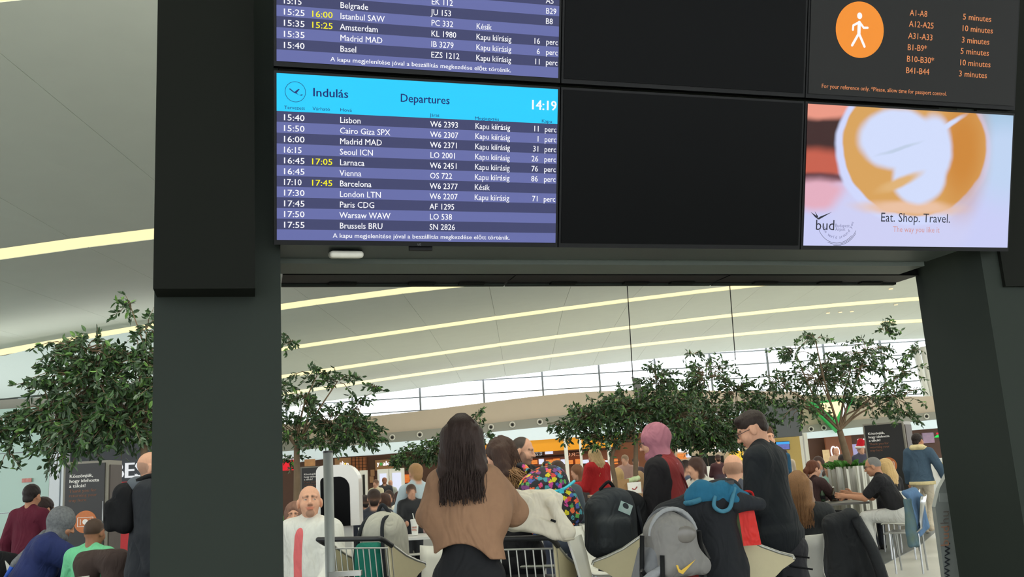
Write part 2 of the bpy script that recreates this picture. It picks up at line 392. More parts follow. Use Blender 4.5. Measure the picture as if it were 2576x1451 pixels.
# ---- clerestory glazing
WY = 48.4
m_frame = mat('window_metal', (128, 134, 138), .5, var=.05)
def glass(name, tint, a):
    M = bpy.data.materials.new(name); M.use_nodes = True; N, L = M.node_tree.nodes, M.node_tree.links
    tr = N.new('ShaderNodeBsdfTransparent'); tr.inputs[0].default_value = (*tint, 1); gl = N.new('ShaderNodeBsdfGlossy'); gl.inputs['Roughness'].default_value = .05
    nz = N.new('ShaderNodeTexNoise'); nz.inputs['Scale'].default_value = 1; mr = N.new('ShaderNodeMapRange'); mr.inputs[3].default_value = a*.8; mr.inputs[4].default_value = a*1.2
    L.new(nz.outputs['Fac'], mr.inputs[0])
    mx = N.new('ShaderNodeMixShader'); L.new(mr.outputs[0], mx.inputs[0]); L.new(tr.outputs[0], mx.inputs[1]); L.new(gl.outputs[0], mx.inputs[2])
    L.new(mx.outputs[0], N['Material Output'].inputs[0]); return M
m_glass = glass('window_glass', (.97, .99, 1), .05)
win = empty('window_1', (4, WY, 3.0)); structure(win, 'long bright clerestory window wall under the ceiling edge', 'window')
mx_ = [at(px, 950, WY)[0] for px in (560, 720, 885, 1055, 1215, 1364, 1508, 1650, 1790, 1935, 2080, 2225, 2370, 2520)]
tz = [2.6, 3.5, 4.2, 4.88, 5.55, 6.25, 6.92, 7.6]
for x in mx_: MB().box((x, WY, 5), (.09, .12, 5.0)).build('mullion', m_frame, win, win.location)
for z in tz: MB().box(((mx_[0]+mx_[-1])/2, WY, z), (mx_[-1]-mx_[0], .1, .05)).build('transom', m_frame, win, win.location)
for i in range(len(mx_)-1):
    for j in range(len(tz)-1):
        MB().box(((mx_[i]+mx_[i+1])/2, WY, (tz[j]+tz[j+1])/2), (mx_[i+1]-mx_[i]-.09, .02, tz[j+1]-tz[j]-.05)).build('pane', m_glass, win, win.location)
m_white = mat('white_paint', (232, 232, 226), .5, var=.02)
for i, (a, b) in enumerate((((2302, 872), (2334, 1000)), ((2322, 872), (2350, 1000)))):
    o = MB().cyl(at(*a, 47.6)+(0, 0, .0), at(*b, 47.6)-(0, 0, .3), .17).build('column', m_white, None, (0, 0, 0), True)
    structure(o, 'white slanting roof column in front of the window, %s of the pair' % ('left' if i == 0 else 'right'), 'column')
# ---- bulkhead, nozzle band, lit fascia: two runs
m_beige = mat('bulkhead_paint', (205, 190, 172), .7, var=.04, scale=2); m_band = mat('grey_band_paint', (150, 148, 138), .6, var=.04)
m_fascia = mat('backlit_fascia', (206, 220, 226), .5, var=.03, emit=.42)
def wallrun(name, label, Y, top, bot, th, M, cat='wall', z_add=0):
    xs = np.linspace(top[0][0], top[-1][0], 16)
    T = [at(x, np.interp(x, *zip(*top)), Y) for x in xs]; B = [at(x, np.interp(x, *zip(*bot)), Y) for x in xs]; mb = MB()
    for i in range(15):
        q = [B[i], B[i+1], B[i+1]+(0, th, 0), B[i]+(0, th, 0), T[i], T[i+1], T[i+1]+(0, th, 0), T[i]+(0, th, 0)]; mb.hexa(q)
    o = mb.build(name, M); structure(o, label, cat); return o
bt = [(560, 1085), (700, 1068), (973, 1043), (1054, 1034), (1215, 1013), (1399, 990), (1500, 984), (1622, 980), (2012, 985)]
bb = [(560, 1125), (924, 1093), (1119, 1076), (1228, 1065), (1414, 1044), (2012, 1000)]
gb = [(560, 1148), (939, 1116), (1113, 1103), (1243, 1086), (1361, 1074), (2012, 1022)]
fb = [(560, 1186), (840, 1149), (967, 1142), (1209, 1117), (1343, 1107), (2012, 1058)]
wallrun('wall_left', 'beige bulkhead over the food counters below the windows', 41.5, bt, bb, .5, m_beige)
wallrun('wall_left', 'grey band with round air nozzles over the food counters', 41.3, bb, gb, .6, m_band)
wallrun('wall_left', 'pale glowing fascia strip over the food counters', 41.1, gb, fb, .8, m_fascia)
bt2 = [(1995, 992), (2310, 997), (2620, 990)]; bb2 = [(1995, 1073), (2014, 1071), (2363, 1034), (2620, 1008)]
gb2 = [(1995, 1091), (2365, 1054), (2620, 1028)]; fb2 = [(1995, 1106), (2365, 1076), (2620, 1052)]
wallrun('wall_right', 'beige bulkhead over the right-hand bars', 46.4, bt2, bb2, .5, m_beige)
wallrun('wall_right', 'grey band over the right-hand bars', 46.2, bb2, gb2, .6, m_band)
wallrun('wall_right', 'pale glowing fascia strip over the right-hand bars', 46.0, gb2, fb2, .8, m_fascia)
m_noz = mat('nozzle_white', (225, 222, 212), .4); m_hole = mat('nozzle_dark', (28, 28, 28), .8)
for i, (px, py, Y) in enumerate(((925, 1107, 41.3), (987, 1100, 41.3), (1056, 1093, 41.3), (1235, 1074, 41.3), (1289, 1068, 41.3), (1358, 1061, 41.3), (2040, 1079, 46.2), (2072, 1076, 46.2), (2102, 1072, 46.2), (2330, 1047, 46.2))):
    P = at(px, py, Y); n_ = empty('air_nozzle', P-(0, 0, 0), '%s round white air nozzle from the left in the grey band' % ('first second third fourth fifth sixth seventh eighth ninth tenth'.split()[i]), 'air nozzle', group='air nozzles in the grey band')
    MB().tube([(.11*cos(t), -.03, .11*sin(t)) for t in np.linspace(0, 2*pi, 15)], .03, 6, False).build('ring', m_noz, n_, smooth=True)
    MB().cyl((0, .0, 0), (0, -.07, -.01), .05, 10).build('core', m_hole, n_)
# ---- small ceiling spotlights
m_spot = glow('spot_bulb', (255, 214, 160), 1.6)
for i, (px, py) in enumerate(((2083, 787), (2114, 785), (2143, 783), (2241, 726), (2254, 766))):
    for Yq in np.arange(20, 48, .05):
        P = at(px, py, Yq); kq = max(q for q in range(len(SF)) if SF[q][0] <= Yq); fq = (Yq-SF[kq][0])/(SF[kq+1][0]-SF[kq][0]); zc_ = SF[kq][2](P[0])*(1-fq)+SF[kq+1][2](P[0])*fq
        if P[2] > zc_-.03: break
    s_ = empty('ceiling_spotlight', P, 'tiny glowing ceiling spotlight, %s of five from the left' % 'first second third fourth fifth'.split()[i], 'spotlight', group='ceiling spotlights')
    MB().cyl((0, 0, .0), (0, 0, .12), .08, 10).build('housing', m_white, s_); MB().lathe([(.07, -.02), (.075, 0)], n=10).build('bulb', m_spot, s_)
# ---- left side: white wall, grey band, green glass, dark counter front
LY = 22.
def panel(name, px0, py0, px1, py1, Y, th, M, parent=None, off=(0, 0, 0)):
    a, b = at(px0, (py0+py1)/2, Y), at(px1, (py0+py1)/2, Y); t, u = at((px0+px1)/2, py0, Y), at((px0+px1)/2, py1, Y)
    return MB().box(((a[0]+b[0])/2, Y+th/2, (t[2]+u[2])/2), (b[0]-a[0], th, t[2]-u[2])).build(name, M, parent, off)
m_lwall = mat('left_wall_paint', (212, 226, 224), .6, var=.02)
structure(wallrun('wall_left', 'pale upper wall behind the leafy tree on the left', LY+.3, [(-500, 950), (0, 897), (100, 872), (600, 790)], [(-500, 1030), (0, 1003), (600, 940)], .4, m_lwall), 'pale upper wall behind the leafy tree on the left')
structure(panel('wall_left', -500, 1003, 600, 1048, LY+.2, .5, m_band), 'grey ledge band on the left wall')
gw = empty('wall_left', at(60, 1300, LY)); structure(gw, 'green tinted glass wall on the left')
m_gg = mat('green_glass', (170, 205, 190), .12, var=.04, scale=.6, coat=.4)
for px0, px1 in ((-420, -300), (-296, -180), (-176, -48), (-44, 122)):
    for z0, z1 in ((0, 1.19), (1.21, 2.55), (2.57, 3.6)):
        a, b = at(px0, 1200, LY)[0], at(px1, 1200, LY)[0]
        MB().box(((a+b)/2, LY+.05, (z0+z1)/2), (b-a, .04, z1-z0)).build('pane', m_gg, gw, gw.location)
for px in (-298, -178, -46): MB().box((at(px, 1200, LY)[0], LY+.06, 1.8), (.03, .05, 3.6)).build('joint', m_frame, gw, gw.location)
for z in (1.2, 2.56): MB().box(((at(-420, 1200, LY)[0]+at(122, 1200, LY)[0])/2, LY+.06, z), (at(122, 1200, LY)[0]-at(-420, 1200, LY)[0], .05, .018)).build('joint', m_frame, gw, gw.location)
m_redsign = mat('red_notice', (205, 80, 66), .5, rgb2=(240, 190, 180), var=.1, scale=14)
o = panel('notice', 55, 1203, 79, 1213, LY-.02, .02, m_redsign); tag(o, 'small red sticker on the green glass wall', 'sign')
for px0, px1, nm in ((124, 152, 'wide'), (154, 164, 'narrow')):
    a, b = at(px0, 1250, LY-.4)[0], at(px1, 1250, LY-.4)[0]
    o = MB().box(((a+b)/2, LY-.3, 1.75), (b-a-.02, .3, 3.5)).build('column', mat('white_gloss', (226, 234, 240), .3, var=.02)); structure(o, nm+' white pier beside the green glass wall', 'column')
m_dark = mat('dark_counter_wall', (62, 66, 72), .6, var=.06)
a, b = at(165, 1250, LY-.2)[0], at(640, 1250, LY-.2)[0]
o = MB().box(((a+b)/2, LY, 1.75), (b-a, .4, 3.5)).build('wall_left', m_dark); structure(o, 'dark grey counter wall with big white letters')
sg = empty('shop_sign', at(340, 1190, LY-.2), 'big white letters on the dark counter wall at left', 'sign')
m_let = glow('lit_white_letter', (235, 238, 240), .95)
lettering('BEST', at(281, 1204, LY-.24), (1, 0, 0), (0, 0, 1), .36, m_let, sg, sg.location, bold=.03)
lettering('S', at(312, 1218, LY-.24)-(0, 0, .12), (1, 0, 0), (0, 0, 1), .12, m_let, sg, sg.location, bold=.03)
m_red = mat('red_panel', (196, 36, 42), .5); m_wood = mat('warm_wood', (150, 92, 56), .6, var=.25, scale=6, stretch=(1, 1, 8))
a, b = at(302, 1212, LY-1.2), at(600, 1195, LY-1.2); o = MB().box(((a[0]+b[0])/2, LY-.8, a[2]/2), (b[0]-a[0], .8, a[2])).build('counter', m_red); tag(o, 'red counter front under the big white letters', 'counter')
rw = MB().box((-11.9, 32, 2.2), (.3, 19, 4.4)).build('wall_left', m_lwall); structure(rw, 'pale return wall behind the dark pylon')
# ---- shop fronts in the distance
SY = 43.5
m_brown = mat('brown_panel', (88, 58, 42), .6, var=.2, scale=2); m_brown2 = mat('brown_panel_light', (140, 84, 54), .6, var=.2, scale=2)
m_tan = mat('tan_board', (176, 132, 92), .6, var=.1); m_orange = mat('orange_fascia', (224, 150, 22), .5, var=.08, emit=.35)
m_amber = glow('amber_lit_shelf', (255, 150, 70), .8, .3); m_dkwood = mat('dark_wood', (58, 36, 28), .6, var=.2)
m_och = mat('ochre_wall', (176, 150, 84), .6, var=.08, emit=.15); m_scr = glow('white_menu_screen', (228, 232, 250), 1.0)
m_led = glow('lit_sign_white', (250, 250, 255), 1.3)
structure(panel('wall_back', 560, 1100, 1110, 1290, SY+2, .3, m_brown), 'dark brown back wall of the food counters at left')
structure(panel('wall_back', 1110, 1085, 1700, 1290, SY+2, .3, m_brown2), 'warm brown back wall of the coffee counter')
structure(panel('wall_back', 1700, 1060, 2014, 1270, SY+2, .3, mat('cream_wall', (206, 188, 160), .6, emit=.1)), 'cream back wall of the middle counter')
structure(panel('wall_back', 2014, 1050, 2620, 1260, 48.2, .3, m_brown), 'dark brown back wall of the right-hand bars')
def sign(name, label, cat, px0, py0, px1, py1, Y, M, th=.1, group=None):
    o = panel(name, px0, py0, px1, py1, Y, th, M); tag(o, label, cat, group); return o
sign('sign_board', 'bright red shop sign board behind the left planter tree', 'sign', 700, 1157, 746, 1183, 41.0, mat('red_lit', (226, 26, 46), .4, emit=.5))
sign('menu_board', 'orange poster under the fascia next to the red sign', 'poster', 766, 1155, 792, 1172, 41.0, mat('poster_orange', (206, 150, 104), .5, var=.3, scale=5))
sh = empty('shop_sign', at(870, 1165, 42.6), 'small white lit sign with a yellow letter on the brown wall', 'sign')
panel('board', 842, 1152, 882, 1176, 45.43, .08, m_tan, sh, sh.location)
lettering('nb', at(855, 1170, 45.42), (1, 0, 0), (0, 0, 1), .2, m_led, sh, sh.location, width=.22, bold=.02)
lettering('o', at(866, 1171, 45.42), (1, 0, 0), (0, 0, 1), .2, glow('lit_sign_yellow', (255, 214, 40), 1.2), sh, sh.location, width=.1, bold=.02)
lettering('p', at(871.5, 1171, 45.42), (1, 0, 0), (0, 0, 1), .2, m_led, sh, sh.location, width=.11, bold=.02)
sh = empty('shop_sign', at(968, 1170, 42.6), 'tan shop sign with bright white and green lit letters', 'sign')
panel('board', 944, 1156, 994, 1182, 45.43, .08, m_tan, sh, sh.location)
lettering('y', at(948, 1171, 45.42), (1, 0, 0), (0, 0, 1), .22, m_led, sh, sh.location, width=.13, bold=.03)
lettering('o', at(955.5, 1171, 45.42), (1, 0, 0), (0, 0, 1), .22, glow('lit_sign_green', (60, 190, 90), 1.0), sh, sh.location, width=.13, bold=.02)
lettering('alc', at(963, 1171, 45.42), (1, 0, 0), (0, 0, 1), .22, m_led, sh, sh.location, width=.34, bold=.03)
lt = empty('lattice', at(905, 1190, 43), 'dark lattice with warm lit boxes over the brown counter', 'lattice')
for q in range(5): panel('bar', 884+q*9, 1150, 885.2+q*9, 1188, 45.28, .1, m_dkwood, lt, lt.location)
for q in range(5): panel('bar', 882, 1152+q*8, 922, 1153+q*8, 45.29, .1, m_dkwood, lt, lt.location)
panel('lit_back', 882, 1150, 922, 1188, 45.38, .1, mat('lattice_glow', (160, 100, 60), .6, emit=.35), lt, lt.location)
for i, (a, b, w) in enumerate(((905, 923, 0), (950, 978, 1), (980, 1016, 1))):
    k_ = empty('order_kiosk', at((a+b)/2, 1215, 38.5)*(1, 1, 0), 'white self order kiosk, %s of three at the brown counter' % ('leftmost', 'middle', 'rightmost')[i], 'kiosk', group='white order kiosks')
    P = at((a+b)/2, 1200, 38.5); wd_ = (b-a)*38.5/FPX
    MB().box((P[0], 38.6, .95), (wd_, .25, 1.5+.4)).build('body', m_white, k_, k_.location)
    MB().box((P[0]+(.0 if w else .02), 38.46, 1.3), (wd_*(.6 if w else .3), .03, .85)).build('screen', m_scr if w else m_hole, k_, k_.location)
sign('sign_board', 'orange and red striped picture sign beside the kiosks', 'sign', 1016, 1193, 1030, 1214, 45.4, mat('striped_burger', (255, 160, 60), .4, rgb2=(190, 40, 30), scale=6, stretch=(.2, .2, 3), emit=.5), .12)
for i, (px, py) in enumerate(((937, 1189), (935, 1206), (963, 1184))):
    sign('wall_picture', ('tan cup picture on the brown wall, upper one', 'tan cup picture on the brown wall, lower one', 'small round emblem under the tan shop sign')[i], 'picture', px-5, py-8, px+5, py+8, SY+1.9, m_tan, .05)
# coffee shop
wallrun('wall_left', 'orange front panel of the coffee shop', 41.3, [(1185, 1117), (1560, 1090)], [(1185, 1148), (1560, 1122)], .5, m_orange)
sign('menu_board', 'dark coffee shop board reading coffee pick up', 'sign', 1338, 1131, 1368, 1151, 45.4, m_dkwood, .12)
cs = empty('shop_lettering', at(1352, 1140, 42.4), 'white words on the dark coffee pick up board', 'sign')
lettering('COFFEE', at(1353, 1139, 45.39), (1, 0, 0), (0, 0, 1), .1, m_let, cs, cs.location, width=.42, align='c')
lettering('PICK UP', at(1353, 1146, 45.39), (1, 0, 0), (0, 0, 1), .1, m_let, cs, cs.location, width=.42, align='c')
sign('menu_screen', 'glaring white screen in the coffee shop', 'screen', 1371, 1131, 1391, 1142, 45.4, m_scr, .12)
sh = empty('shelf', at(1380, 1160, 43), 'amber lit back shelves of the coffee shop', 'shelf')
for q, (x0, y0, x1, y1) in enumerate(((1300, 1150, 1420, 1152), (1300, 1168, 1560, 1170), (1360, 1142, 1480, 1143.5), (1432, 1130, 1560, 1131.5))): panel('board', x0, y0, x1, y1, 45.1, .42, m_dkwood, sh, sh.location)
for q in range(14): panel('lit_box', 1300+q*18.5, 1153+(q*7 % 5), 1312+q*18.5+(q*5 % 7), 1167, 45.25, .27, m_amber if q % 3 else m_scr, sh, sh.location)
mr = empty('shop_lettering', at(1450, 1140, 45.1), 'mirrored pale letters on the coffee shop glass', 'sign')
lettering('CRU', at(1462, 1146, 45.05), (-1, 0, 0), (0, 0, 1), .17, mat('pale_letters', (214, 170, 140), .5, emit=.3), mr, mr.location, width=.75, bold=.01)
for i, (px, w) in enumerate(((1426, 9), (1463, 6), (1535, 10))):
    a, b = at(px-w/2, 1160, 40.5)[0], at(px+w/2, 1160, 40.5)[0]
    o = MB().box(((a+b)/2, 40.6, 1.4), (b-a, .2, 2.8)).build('column', m_white); structure(o, 'white post of the coffee shop front, %s of three' % ('left', 'middle', 'right')[i], 'column')
# middle counter
ml = empty('shop_sign', at(1780, 1130, 42.3), 'white glowing lettering over the middle counter', 'sign')
rg = random.Random(8); px = 1706
while px < 1866:                                                        # the sign's strokes are too blurred to read: plain glowing strokes
    w = rg.choice((3, 4, 6)); h_ = rg.choice((7, 8, 8, 11))
    if not 1733 < px < 1768: panel('stroke', px, 1137-.02*(px-1706)-h_, px+w, 1137-.02*(px-1706), 45.4, .12, m_led, ml, ml.location)
    px += w+1.5
for i in range(4):
    sign('menu_board', 'black menu board over the middle counter, %s of four' % 'first second third fourth'.split()[i], 'menu board', 1741+i*20.5, 1146, 1760+i*20.5, 1176, 45.44, m_hole, .08, 'black menu boards')
sign('lit_panel', 'yellow lit panel beside the black menu boards', 'panel', 1836, 1134, 1870, 1158, 45.4, glow('yellow_lit', (255, 205, 70), 1.1, .3), .12)
sign('lit_panel', 'orange lit panel left of the black menu boards', 'panel', 1705, 1140, 1728, 1154, 45.4, m_amber, .12)
sign('menu_screen', 'small white screen left of the black menu boards', 'screen', 1726, 1142, 1738, 1150, 45.3, m_scr, .22)
a, b = at(1690, 1178, 41.5), at(1850, 1178, 41.5); o = MB().box(((a[0]+b[0])/2, 41.9, a[2]/2), (b[0]-a[0], .8, a[2])).build('counter', m_white); tag(o, 'long pale counter below the black menu boards', 'counter')
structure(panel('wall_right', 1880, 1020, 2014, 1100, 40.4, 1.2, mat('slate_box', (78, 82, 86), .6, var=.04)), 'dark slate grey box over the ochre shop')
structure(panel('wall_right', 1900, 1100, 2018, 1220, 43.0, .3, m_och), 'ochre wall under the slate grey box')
ds = empty('display_screen', at(1968, 1121, 42), 'small blue flight screen hanging before the ochre wall', 'screen')
panel('case', 1952, 1110, 1987, 1131, 42.9, .12, m_hole, ds, ds.location); panel('header', 1953, 1111, 1986, 1117, 42.86, .05, glow('far_cyan', (70, 170, 240), 1), ds, ds.location); panel('rows', 1953, 1117, 1986, 1130, 42.86, .05, glow('far_rows', (104, 112, 178), 1, .3), ds, ds.location)
for i, (px, w) in enumerate(((2018, 8), (2030, 9))):
    a, b = at(px-w/2, 1130, 45.2)[0], at(px+w/2, 1130, 45.2)[0]
    o = MB().box(((a+b)/2, 45.3, 1.25), (b-a, .2, 2.5)).build('column', m_white); structure(o, 'white door post beside the ochre wall, %s one' % ('left', 'right')[i], 'column')
structure(panel('wall_right', 2084, 1095, 2150, 1240, 47.6, .2, m_brown2), 'lighter brown wall panel behind the green sign')
sign('lit_panel', 'narrow lit doorway in the brown wall', 'panel', 2071, 1131, 2088, 1165, 47.55, glow('doorway_glow', (236, 206, 150), .8, .2), .05)
oo = empty('oval_sign', at(2100, 1136, 47.6), 'white lit oval sign with a double ring on the brown wall', 'sign')
for dx, r in ((-.07, .2), (.1, .17)): MB().tube([(dx+r*.6*cos(t), -.05, r*1.3*sin(t)) for t in np.linspace(0, 2*pi, 17)], .035, 6, False).build('ring', m_led, oo)
ol = empty('shop_sign', at(2170, 1107, 48.1), 'white hanging bar letters next to the right tray station', 'sign')
lettering('OLBA', at(2157, 1113, 48.15), (1, 0, 0), (0, 0, 1), .2, m_led, ol, ol.location, width=.62, bold=.03)
sign('menu_screen', 'lavender screen behind the person in the red hat', 'screen', 2137, 1117, 2163, 1152, 48.1, glow('lavender_screen', (176, 172, 214), .9))
sign('lantern', 'red lamp box hanging under the fascia at right', 'lamp', 2268, 1080, 2291, 1091, 45.85, glow('red_lamp', (190, 30, 36), .8), .14)
sign('menu_screen', 'grey picture screen hanging in the right bar', 'screen', 2322, 1088, 2350, 1114, 48.1, mat('picture_screen', (120, 112, 130), .4, rgb2=(170, 130, 150), scale=5, emit=.4))
sign('menu_screen', 'pale screen behind the man in the jean jacket', 'screen', 2271, 1114, 2292, 1140, 48.1, m_scr)
hl = empty('pendant_lamp', at(2361, 1093, 46.3), 'green and red glowing pendant lamp in the right bar', 'lamp')
MB().lathe([(.05, .0), (.2, -.1), (.2, -.13)], n=14).build('shade', glow('green_lamp', (40, 220, 90), 1.1), hl); MB().lathe([(.09, .1), (.1, .02)], n=10).build('cap', glow('red_cap', (240, 50, 70), 1), hl); MB().cyl((0, 0, .1), (0, 0, .55), .01, 5).build('rod', m_hole, hl)
bc = empty('bar_counter', at(2368, 1200, 30)*(1, 1, 0), 'pale bar counter with gold studs at far right', 'counter')
MB().box((at(2390, 1180, 30)[0], 30.4, .55), (1.4, .7, 1.1)).build('body', m_white, bc, bc.location)
rg = random.Random(3)
for q in range(14): MB().cyl((at(2362, 1180, 30)[0]+rg.random()*.25, 30.04, .5+rg.random()*.5), (at(2362, 1180, 30)[0]+rg.random()*.02, 30.0, .6), .025, 6).build('stud', mat('gold_stud', (225, 190, 90), .25, 1), bc, bc.location)
# inverted triangle sign, green edge with a glowing middle
tr = empty('triangle_sign', at(2095, 1085, 45.72), 'big green inverted triangle sign with a glowing centre behind the right tree', 'sign')
P3 = [at(2030, 1012, 45.7), at(2150, 998, 45.7), at(2107, 1088, 45.7)]
MB().prism([P3[2], P3[1], P3[0]], (0, .3, 0)).build('green_body', mat('sign_green', (20, 150, 62), .4, emit=.35), tr, tr.location)
cen = sum(P3)/3; Q3 = [cen+(p-cen)*.55+(0, -.03, .12) for p in P3]
MB().prism([Q3[2], Q3[1], Q3[0]], (0, .03, 0)).build('glow_face', glow('sign_glow', (255, 226, 170), 1.6), tr, tr.location)
a_, b_ = P3[2]+(-.02, -.03, .12), P3[1]+(-.3, -.03, -.1)
MB().prism([a_, a_+(.12, 0, .12), b_, b_+(-.14, 0, 0)], (0, .02, 0)).build('white_stripe', m_led, tr, tr.location)
# panel hung on a cable from the ceiling
hp = empty('hanging_panel', at(1610, 985, 22), 'slim grey panel hanging on a long cable above the middle trees', 'panel')
MB().prism([at(1589, 947, 22), at(1609, 953, 22), at(1620, 1000, 22), at(1601, 1005, 22)], (0, .06, 0)).build('board', mat('grey_metal', (122, 122, 118), .5), hp, hp.location)
MB().cyl(at(1592, 950, 22), at(1570, 590, 22), .012, 5).build('cable', m_hole, hp, hp.location)
o = MB().cyl(at(1829, 630, 30), at(1850, 905, 30), .016, 5).build('cable', m_hole); tag(o, 'thin dark cable hanging from the ceiling right of the panel', 'cable')
# ================================================================== THE INFORMATION BOARD
BO = np.array([-.9063, 3.5626, CZ+1.658]); BYAW, BT, BP, BG = .2819, .2662, 1.2376, .0486
BA = np.array([cos(BYAW), sin(BYAW), 0]); BN = np.array([sin(BYAW), -cos(BYAW), 0])
BU = np.array([0, 0, 1])*cos(BT)+BN*sin(BT); BF = np.cross(BA, BU)      # up along the screens, out of the screens
if BF@BN < 0: BF = -BF
SW, SH = 1.21, .68
def bp(a, b, d=0): return BO+BA*a-BU*b+BF*d
def px2b(px, py):
    d = ray(px, py); t = ((BO-CAM)@BF)/(d@BF); q = CAM+d*t-BO; return q@BA, -(q@BU)
m_bez = mat('screen_bezel', (12, 13, 15), .5, var=.05, spec=.2); m_off = mat('screen_glass_off', (6, 7, 8), .35, var=.05, spec=.06)
def screen(label, col, row, on=None):
    a0, b0 = col*BP, -row*(SH+BG)
    r = empty('display_screen', bp(a0+SW/2, b0+SH, -.04), label, 'screen'); o = r.location
    g = .011
    MB().hexa([bp(a0-g, b0+SH+.02, -.06), bp(a0+SW+g, b0+SH+.02, -.06), bp(a0+SW+g, b0-g, -.06), bp(a0-g, b0-g, -.06), bp(a0-g, b0+SH+.02, -.004), bp(a0+SW+g, b0+SH+.02, -.004), bp(a0+SW+g, b0-g, -.004), bp(a0-g, b0-g, -.004)]).build('bezel', m_bez, r, o)
    if on is None:
        MB().hexa([bp(a0, b0+SH, -.004), bp(a0+SW, b0+SH, -.004), bp(a0+SW, b0, -.004), bp(a0, b0, -.004), bp(a0, b0+SH), bp(a0+SW, b0+SH), bp(a0+SW, b0), bp(a0, b0)]).build('panel', m_off, r, o)
    else: on(r, a0, b0)
    return r
def flat(name, r, a0, b0, a1, b1, M, d=0.0):
    return rawobj(name, np.array([bp(a0, b1, d), bp(a1, b1, d), bp(a1, b0, d), bp(a0, b0, d)])-np.array(r.location), [(0, 1, 2, 3)], M, r)
def btext(s, r, a, b, cap, M, align='l', width=None, bold=.006, sx=1.0):
    return lettering(s, bp(a, b, .0012), BA, BU, cap, M, r, r.location, width, align, bold, sx=sx)
m_rowd, m_rowl = glow('row_dark', (58, 62, 104), 1), glow('row_light', (99, 106, 166), 1)
m_tw, m_ty = glow('screen_text_white', (250, 250, 255), 1.0), glow('screen_text_yellow', (250, 240, 30), 1.0)
m_cyan, m_navy = glow('screen_cyan', (26, 205, 255), 1.0), glow('screen_navy', (12, 34, 110), 1.0)
CA = {k: px2b(x, 440)[0] for k, x in dict(t=714.5, e=785, d=854, f=1081, r=1193.5, g=1353, p=1397.5).items()}
CAP = .0262
def row(r, b, t, e, d, f, rem, g):
    y = b-.007
    if t: btext(t, r, CA['t'], y, CAP, m_tw, width=.0155*len(t)+.005-(.012 if '1' in t[3:] else 0))
    if e: btext(e, r, CA['e'], y, CAP, m_ty, width=.083)
    if d: btext(d, r, CA['d'], y, CAP, m_tw, sx=.93)
    if f: btext(f, r, CA['f'], y, CAP, m_tw, sx=.9)
    if rem: btext(rem, r, CA['r'], y, CAP, m_tw, sx=.86)
    if g.isdigit():
        btext(g, r, CA['g'], y, CAP, m_tw, 'r', sx=.9); btext('perc', r, CA['p'], y, CAP, m_tw, 'r', sx=.86)
    elif g: btext(g, r, px2b(1366, 440)[0], y, CAP, m_tw, sx=.9)
KK = 'Kapu kiírásig'
FOOT = 'A kapu megjelenítése jóval a beszállítás megkezdése előtt történik.'
b_head, b_foot = px2b(694.6, 278.7)[1], px2b(699, 576.6)[1]
RH = (b_foot-b_head)/11
def departures(r, a0, b0):
    flat('header', r, 0, 0, SW, b_head, m_cyan)
    rows = [('15:40', '', 'Lisbon', 'W6 2393', KK, '11'), ('15:50', '', 'Cairo Giza SPX', 'W6 2307', KK, '1'), ('16:00', '', 'Madrid MAD', 'W6 2371', KK, '31'), ('16:15', '', 'Seoul ICN', 'LO 2001', KK, '26'), ('16:45', '17:05', 'Larnaca', 'W6 2451', KK, '76'), ('16:45', '', 'Vienna', 'OS 722', KK, '86'), ('17:10', '17:45', 'Barcelona', 'W6 2377', 'Késik', ''), ('17:30', '', 'London LTN', 'W6 2207', KK, '71'), ('17:45', '', 'Paris CDG', 'AF 1295', '', ''), ('17:50', '', 'Warsaw WAW', 'LO 538', '', ''), ('17:55', '', 'Brussels BRU', 'SN 2826', '', '')]
    for i, q in enumerate(rows):
        flat('row', r, 0, b_head+i*RH, SW, b_head+(i+1)*RH, m_rowl if i % 2 else m_rowd); row(r, b_head+(i+1)*RH, *q)
    flat('footer', r, 0, b_foot, SW, SH, m_rowl)
    btext(FOOT, r, px2b(837, 600)[0], SH-.012, .019, m_tw, width=px2b(1282, 603)[0]-px2b(837, 600)[0])
    for s, x, y, x1 in (('Tervezett', 715, 274, 767), ('Várható', 786, 277, 830), ('Hová', 856, 280, 885), ('Járat', 1081, 293, 1105), ('Megjegyzés', 1195, 301, 1255), ('Kapu', 1363, 308, 1388)):
        a, b = px2b(x, y); btext(s, r, a, b, .0145, m_navy, width=px2b(x1, y)[0]-a, bold=.0)
    for s, x, y, x1, cap, M in (('Indulás', 788, 242, 876, .036, m_navy), ('Departures', 1008, 256, 1131, .036, m_navy), ('14:19', 1338, 275, 1400, .044, m_tw)):
        a, b = px2b(x, y); btext(s, r, a, b, cap, M, width=px2b(x1, y)[0]-a, bold=.01 if M is m_navy else .02)
    c = px2b(743, 231); R = .042
    ringV = [bp(c[0]+rr*cos(t), c[1]-rr*sin(t), .001) for rr in (R-.002, R) for t in np.linspace(0, 2*pi, 33)[:-1]]
    rawobj('emblem_ring', np.array(ringV)-np.array(r.location), [(i, (i+1) % 32, (i+1) % 32+32, i+32) for i in range(32)], m_navy, r)
    P = lambda L: np.array([bp(c[0]+x*R, c[1]-y*R, .001) for x, y in L])-np.array(r.location)
    rawobj('emblem_plane', P([(-.62, .26), (-.5, .3), (-.1, -.02), (.3, .3), (.42, .28), (.12, -.1), (.6, -.34), (.7, -.26), (.66, -.2), (.35, -.3), (.05, -.16), (-.2, -.06)]), [(0, 1, 2, 11), (2, 3, 4, 5), (11, 2, 5, 10), (10, 5, 9), (9, 8, 7, 6)], m_navy, r)
